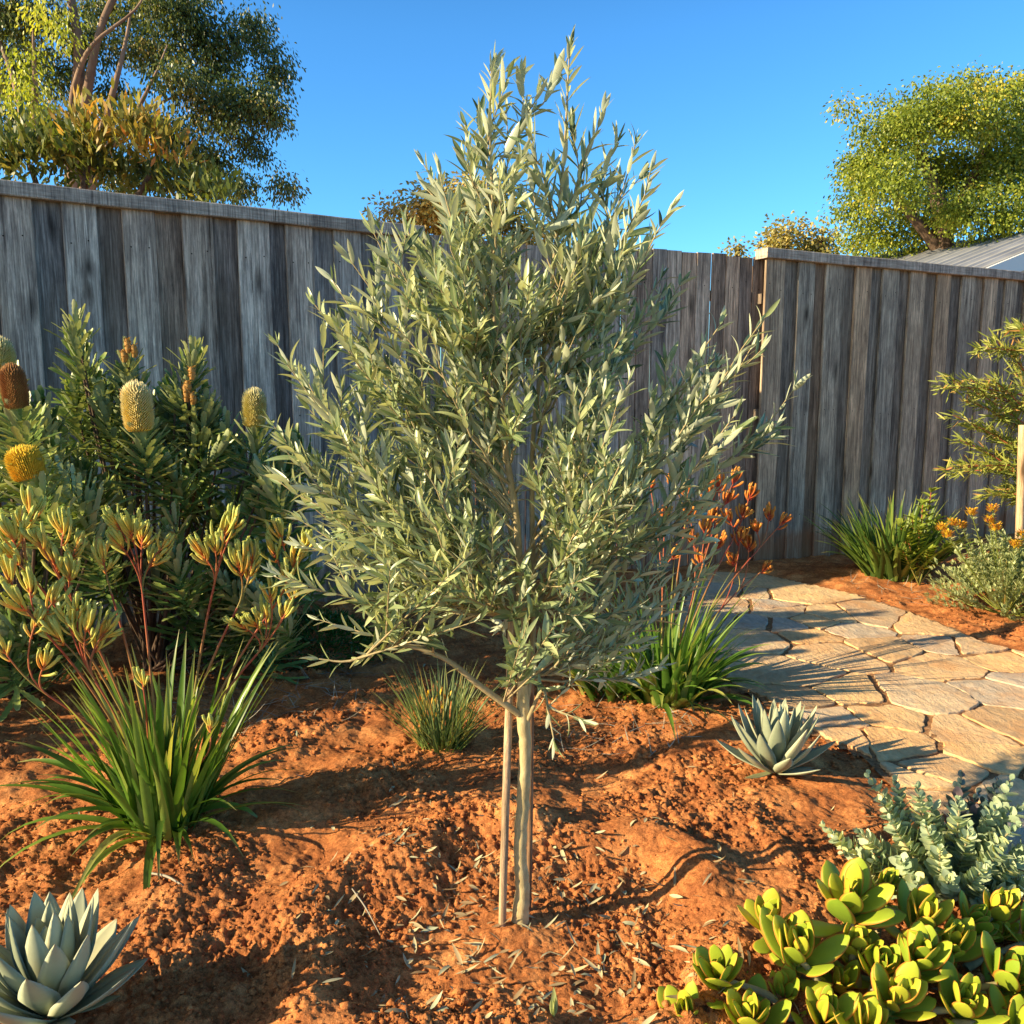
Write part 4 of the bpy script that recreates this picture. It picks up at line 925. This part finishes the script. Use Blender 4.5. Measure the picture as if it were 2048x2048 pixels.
    tag(mb.build('green_shoot', M['pale_tip']), 'single pale pointed shoot poking out of the soil at the bottom edge', 'shoot')
right_plants()

# ------------------------------------------------------------------ trees beyond the fence
def bg_tree(name, label, base, clumps, limbs, mats, L, W, droop=.3, barkm='gum_bark', group='trees beyond the fences', cat='tree', sub=24, spread=.16, tr=.12):
    b = np.array(base, float); root = thing(name, b, label, cat, group); wood = MB(); bl = {}
    for lm in limbs:
        pts = np.array([at(*p[:3]) if len(p) == 4 else p for p in lm]); wood.tube(pts, [p[3] for p in lm], 8, None, 4)
    if limbs: wood.build('trunk', M[barkm], root)
    for (x, y, Y, rx, ry, n, mi) in clumps:
        c = at(x, y, Y); k = Y / FPX; ns = max(3, n // sub)
        v = nrm(RS.normal(0, 1, (ns, 3))); rr = U(.25, 1.05, ns)**.6
        cen = c + v * rr[:, None] * np.array([rx * k, min(rx, ry) * k * 1.0, ry * k])
        idx = np.repeat(np.arange(ns), sub); m = len(idx)
        off = np.clip(RS.normal(0, spread, (m, 3)), -2.1 * spread, 2.1 * spread) * np.array([1, 1, .75]); P = cen[idx] + off
        D = nrm(off + RS.normal(0, .12, (m, 3)) + np.array([0, 0, -droop])); N = nrm(RS.normal(0, 1, (m, 3)) + [0, 0, .6])
        tone = np.clip(RS.normal(.45, .25, ns)[idx] + RS.normal(0, .14, m), 0, 1)
        bl.setdefault(mi, MB()).leaves(P, D, N, L * U(.7, 1.25, m), W, 3, .1, 'diam', FLAT2, None, tone)
        # twigs to sub clumps
        tw = bl[mi]
        for q in range(0, ns, 3):
            A = c + (cen[q] - c) * .1; tw.tube([A, (A + cen[q]) / 2 + [0, 0, .04], cen[q]], [.016, .010, .005], 4, 0.)
    for mi, m_ in bl.items():
        m_.build('twig' if mi == 'tw' else 'crown', M[barkm] if mi == 'tw' else M[mats[mi]], root)
    return root
g = []
for (x, y, rx, ry) in [(30,30,110,60),(230,20,110,60),(360,30,100,60),(180,90,70,45),(300,110,90,50),(400,90,70,55),(430,150,60,60),(510,60,42,48),(545,130,36,50),(520,200,50,50),(470,230,60,50),(500,290,38,35),
                       (420,220,60,50),(350,160,50,40),(20,110,70,60),(110,150,50,45),(30,190,60,60),(380,300,60,50),(430,330,45,40),(300,270,60,50),(220,200,35,35),(180,270,60,50),(100,260,60,50),(10,280,60,60),
                       (480,375,38,30),(400,370,50,35),(565,378,30,26),(330,340,60,50),(240,340,60,50),(545,225,28,40),(465,80,30,35)]:
    rx *= .80; ry *= .80; g.append((x, y, 10.5 + U(-.6, .7), rx, ry, int(rx * ry * .80 + 300), 0))
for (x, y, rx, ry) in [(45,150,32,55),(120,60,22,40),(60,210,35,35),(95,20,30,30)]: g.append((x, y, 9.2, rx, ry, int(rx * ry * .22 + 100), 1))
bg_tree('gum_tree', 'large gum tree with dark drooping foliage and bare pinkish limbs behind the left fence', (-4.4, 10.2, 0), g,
        [[(170,700,10.2,.14),(150,400,10.2,.11),(150,230,10.2,.075),(158,100,10.1,.055),(130,-60,10.0,.035)],
         [(150,330,10.2,.08),(172,200,10.1,.055),(200,60,10.,.035),(245,-40,10,.04)],
         [(165,420,10.2,.10),(195,300,10.0,.06),(222,200,9.9,.035),(250,90,9.9,.02),(262,20,9.9,.01)],
         [(140,260,10.0,.035),(150,170,9.9,.032),(185,90,9.8,.022),(270,20,9.8,.012),(300,-40,9.8,.008)],
         [(195,320,10.,.05),(262,240,9.9,.03),(310,150,9.9,.015),(335,90,9.9,.007)], [(240,235,10.1,.03),(300,215,10.2,.02),(370,185,10.3,.010),(430,175,10.4,.006)],
         [(60,300,10,.05),(25,150,9.9,.03),(-30,20,9.9,.015)], [(68,300,9.3,.05),(70,180,9.3,.03),(66,60,9.3,.01)]],
        ['gum', 'gum_lit'], .050, .0110, .35, sub=80, spread=.105)
s = [(x, y, 7.6 + U(-.3, .3), rx, ry, int(rx * ry * .10 + 60), 0) for (x, y, rx, ry) in [(30,330,60,50),(120,320,60,50),(210,340,60,45),(300,350,60,40),(380,380,60,25),(60,290,40,30),(170,290,50,30),(420,385,40,18)]]
s += [(x, y, 7.4, rx, ry, int(rx * ry * .14 + 40), 1) for (x, y, rx, ry) in [(265,245,36,28),(300,265,40,30),(215,275,22,20),(170,262,20,18),(330,290,28,24),(175,240,22,14)]]
bg_tree('tall_shrub', 'broad-leaved shrub with orange new growth rising just above the left fence', (-3.6, 7.6, 0), s, [[(150,700,7.6,.05),(160,450,7.6,.04),(180,300,7.6,.02)], [(150,600,7.6,.04),(300,350,7.6,.02)], [(150,600,7.6,.04),(60,330,7.6,.02)]],
        ['shrub_b', 'shrub_o'], .10, .016, -.3, 'dark_bark', sub=14, spread=.10)
bg_tree('round_tree', 'round olive-brown tree top seen through the olive crown above the middle fence', (-.7, 11, 0), [(x, y, 11 + U(-.5, .5), rx, ry, int(rx * ry * .5 + 100), 0) for (x, y, rx, ry) in
        [(870,410,60,40),(930,410,60,45),(990,420,60,45),(1040,460,50,40),(840,440,40,30),(900,460,80,40),(1060,500,60,30),(780,430,30,12),(950,380,30,14)]],
        [[(930,700,11,.12),(930,520,11,.06),(930,440,11,.015)]], ['hazytree'], .07, .016, .1, sub=40, spread=.12)
bg_tree('leafy_tree', 'large bright yellow-green tree behind the house roof on the right', (6.6, 13.5, 0), [(x, y, 13.5 + U(-1, 1), rx, ry, int(rx * ry * .85 + 180), 0) for (x, y, rx, ry) in
        [(1700,215,14,12),(1728,265,18,14),(1695,350,14,18),(1705,420,16,16),(1770,205,14,10),(1860,180,20,14),(1950,160,20,14),(1760,300,55,60),(1730,400,45,70),(1800,260,50,45),(1860,240,60,55),(1930,220,60,55),(1990,230,60,60),(2060,220,60,70),(1870,330,60,60),(1950,330,70,60),(2030,330,70,60),(1790,370,60,60),(1860,420,70,60),
         (1720,470,45,40),(1800,470,70,40),(1940,430,70,50),(2040,420,70,60),(1980,190,30,20),(1785,240,30,26),(2100,300,80,80),(1715,330,22,30),(1900,190,26,16),(2020,180,24,14),(1810,225,16,12),(1838,215,14,10)]],
        [[(1880,700,13.6,.2),(1885,480,13.6,.16),(1870,380,13.6,.1),(1830,290,13.5,.05)], [(1885,480,13.6,.12),(1960,330,13.5,.07),(2000,240,13.5,.03)], [(1880,500,13.6,.1),(1780,380,13.4,.05)]],
        ['bright'], .048, .0155, .25, 'dark_bark', sub=80, spread=.125)
for (x, y, rx, ry, lab) in [(1565,480,42,38,'small rounded distant tree with golden foliage, just left of its twin above the right fence'),
                            (1640,485,36,38,'small rounded distant tree with golden foliage next to the large leafy tree'),
                            (1475,500,16,10,'tiny sparse distant treetop above the end of the uncapped palings')]:
    bb = at(x, y, 24); bg_tree('distant_tree', lab, (bb[0], 24, 0), [(x, y, 24, rx, ry, int(rx * ry * .5 + 60), 0), (x - rx * .3, y + ry * .4, 24, rx * .8, ry * .7, int(rx * ry * .3 + 40), 0)] + ([(x + rx * .2, y + ry * 1.3, 24, rx * .9, ry, 500, 0)] if rx > 20 else []),
            [[(x, 760, 24, .15), (x, y + 20, 24, .08), (x, y - 10, 24, .03)]], ['hazytree'], .11, .035, .1, 'dark_bark', sub=18, spread=.16)

# ------------------------------------------------------------------ house beyond the right fence
def house():
    P = np.array([8.0, 12.0]); rd = nrm(np.array([-1.81, 3.2])); pd = np.array([-rd[1], rd[0]]) ; pd = -np.array([.87, .49]); pd = nrm(pd - rd * (pd @ rd))
    hz = EYE + 2.29; slope = .79 / 2.5; W = 3.6; Lr = 3.7
    root = thing('house', (P[0], P[1], 0), 'cream house with grey corrugated metal gable roof beyond the right fence', 'house')
    def pt(s, r, dz=0.): q = P + pd * s + rd * r; return np.array([q[0], q[1], hz - slope * abs(s) + dz])
    mb = MB()
    for sg in (1, -1):
        n = 240; V = []; ss = np.linspace(0, 0 + 1, 2)
        rs = np.linspace(-.25, Lr, n)
        for i, r in enumerate(rs):
            ph = (r / .19) % 1.; dz = .035 * max(0, 1 - abs(ph - .5) * 8)
            V.append(pt(0, r, dz)); V.append(pt(sg * W, r, dz))
        F = [[2 * i, 2 * i + 1, 2 * i + 3, 2 * i + 2] for i in range(n - 1)]; mb.raw(V, F, .5)
    t = NT('corrugated_metal'); nz = t.noise(1.5, t.map((1, 1, 1)), 4.); c = t.ramp(nz, [(.3, (.24, .25, .27)), (.7, (.36, .37, .39))])
    p = t.pbr(c, .45, .5); mb.build('roof', p, root, False)
    wm = NT('cream_paint'); w = wm.pbr(wm.ramp(wm.noise(3., wm.map((1, 1, 1)), 3.), [(.3, (.66, .58, .40)), (.7, (.74, .66, .46))]), .8, .2)
    white = NT('white_paint').pbr((.8, .79, .75), .6, .3)
    mb = MB(); a, b_, c_ = pt(3.2, 0.02), pt(0, 0.02), pt(-3.2, 0.02); base = lambda q: np.array([q[0], q[1], 0.])
    far = [pt(3.2, Lr - .2), pt(-3.2, Lr - .2)]; off = np.array([0, 0, -.1])
    V = [a + off, b_ + off, c_ + off, base(c_), base(b_), base(a), far[0] + off, base(far[0]), far[1] + off, base(far[1])]
    mb.raw(V, [[5, 4, 1, 0], [4, 3, 2, 1], [7, 5, 0, 6], [3, 9, 8, 2], [9, 7, 6, 8]], .3); mb.build('wall', w, root, False)
    mb = MB()
    for sg in (1, -1):
        V = []
        for s_ in (0, sg * W):
            for (r, z) in ((-.27, .05), (-.23, .05), (-.23, -.16), (-.27, -.16)): V.append(pt(s_, r, z))
        mb.raw(V, [[0, 1, 5, 4], [1, 2, 6, 5], [2, 3, 7, 6], [3, 0, 4, 7], [0, 3, 2, 1], [4, 5, 6, 7]], .2)
    mb.build('fascia', white, root, False)
house()

# ------------------------------------------------------------------ world, sun, camera
sc = bpy.context.scene
w = bpy.data.worlds.new('World'); sc.world = w; w.use_nodes = True; nt = w.node_tree; nt.nodes.clear()
sky = nt.nodes.new('ShaderNodeTexSky'); sky.sky_type = 'NISHITA'; sky.sun_disc = False
sky.sun_elevation = math.radians(SUN_EL); 
to_sun = np.array([-math.cos(math.radians(SUN_AZ)), -math.sin(math.radians(SUN_AZ))])
sky.sun_rotation = math.atan2(to_sun[0], to_sun[1])
sky.air_density = 1.0; sky.dust_density = .25; sky.ozone_density = 2.2; sky.altitude = 200
hs = nt.nodes.new('ShaderNodeHueSaturation'); hs.inputs['Saturation'].default_value = 1.12; hs.inputs['Value'].default_value = 1.
mu = nt.nodes.new('ShaderNodeMix'); mu.data_type = 'RGBA'; mu.blend_type = 'MULTIPLY'; mu.inputs[0].default_value = 1.; 
# away from the sun the sky is a deep clean blue; around the sun (left and behind the camera) it is hazier and whiter
tcs = nt.nodes.new('ShaderNodeTexCoord'); dt = nt.nodes.new('ShaderNodeVectorMath'); dt.operation = 'DOT_PRODUCT'; dt.inputs[1].default_value = (to_sun[0], to_sun[1], 0)
rs_ = nt.nodes.new('ShaderNodeValToRGB'); rs_.color_ramp.elements[0].position = .30; rs_.color_ramp.elements[1].position = .75
rs_.color_ramp.elements[0].color = (.39, .77, 1., 1); rs_.color_ramp.elements[1].color = (.95, .82, .70, 1)
sc2 = nt.nodes.new('ShaderNodeVectorMath'); sc2.operation = 'SCALE'; sc2.inputs['Scale'].default_value = 1.9
nt.links.new(tcs.outputs['Generated'], dt.inputs[0]); nt.links.new(dt.outputs['Value'], rs_.inputs[0]); nt.links.new(rs_.outputs[0], sc2.inputs[0]); nt.links.new(sc2.outputs[0], mu.inputs[7])
bg = nt.nodes.new('ShaderNodeBackground'); bg.inputs[1].default_value = .15
wo = nt.nodes.new('ShaderNodeOutputWorld')
nt.links.new(sky.outputs[0], hs.inputs['Color']); nt.links.new(hs.outputs[0], mu.inputs[6]); 
# the zenith is deeper than the band near the horizon
tc = nt.nodes.new('ShaderNodeTexCoord'); sx = nt.nodes.new('ShaderNodeSeparateXYZ'); cr = nt.nodes.new('ShaderNodeValToRGB')
cr.color_ramp.elements[0].position = .36; cr.color_ramp.elements[1].position = .85; cr.color_ramp.elements[0].color = (1, 1, 1, 1); cr.color_ramp.elements[1].color = (.50, .46, .40, 1)
mz = nt.nodes.new('ShaderNodeMix'); mz.data_type = 'RGBA'; mz.blend_type = 'MULTIPLY'; mz.inputs[0].default_value = 1.
nt.links.new(tc.outputs['Generated'], sx.inputs[0]); nt.links.new(sx.outputs[2], cr.inputs[0]); nt.links.new(mu.outputs[2], mz.inputs[6]); nt.links.new(cr.outputs[0], mz.inputs[7])
nt.links.new(mz.outputs[2], bg.inputs[0]); nt.links.new(bg.outputs[0], wo.inputs[0])
sl = bpy.data.lights.new('sun', 'SUN'); sl.energy = 11.0; sl.angle = math.radians(.5); sl.color = (1., .80, .50)
so = bpy.data.objects.new('sun', sl); col.objects.link(so)
dv = Vector((to_sun[0] * math.cos(math.radians(SUN_EL)), to_sun[1] * math.cos(math.radians(SUN_EL)), math.sin(math.radians(SUN_EL))))
so.rotation_euler = dv.to_track_quat('Z', 'Y').to_euler(); so.location = (-6, -2, 5)
cam = bpy.data.cameras.new('camera'); co = bpy.data.objects.new('camera', cam); col.objects.link(co)
cam.sensor_width = 36; cam.lens = 36 * FPX / 2048; cam.clip_end = 2000; cam.clip_start = .05
co.location = (0, 0, EYE); co.rotation_euler = (PI / 2 - TH, 0, 0); sc.camera = co
sc.view_settings.view_transform = 'Standard'; sc.view_settings.look = 'None'; sc.view_settings.exposure = 0
sc.render.engine = 'CYCLES'; sc.cycles.max_bounces = 8; sc.cycles.transparent_max_bounces = 8
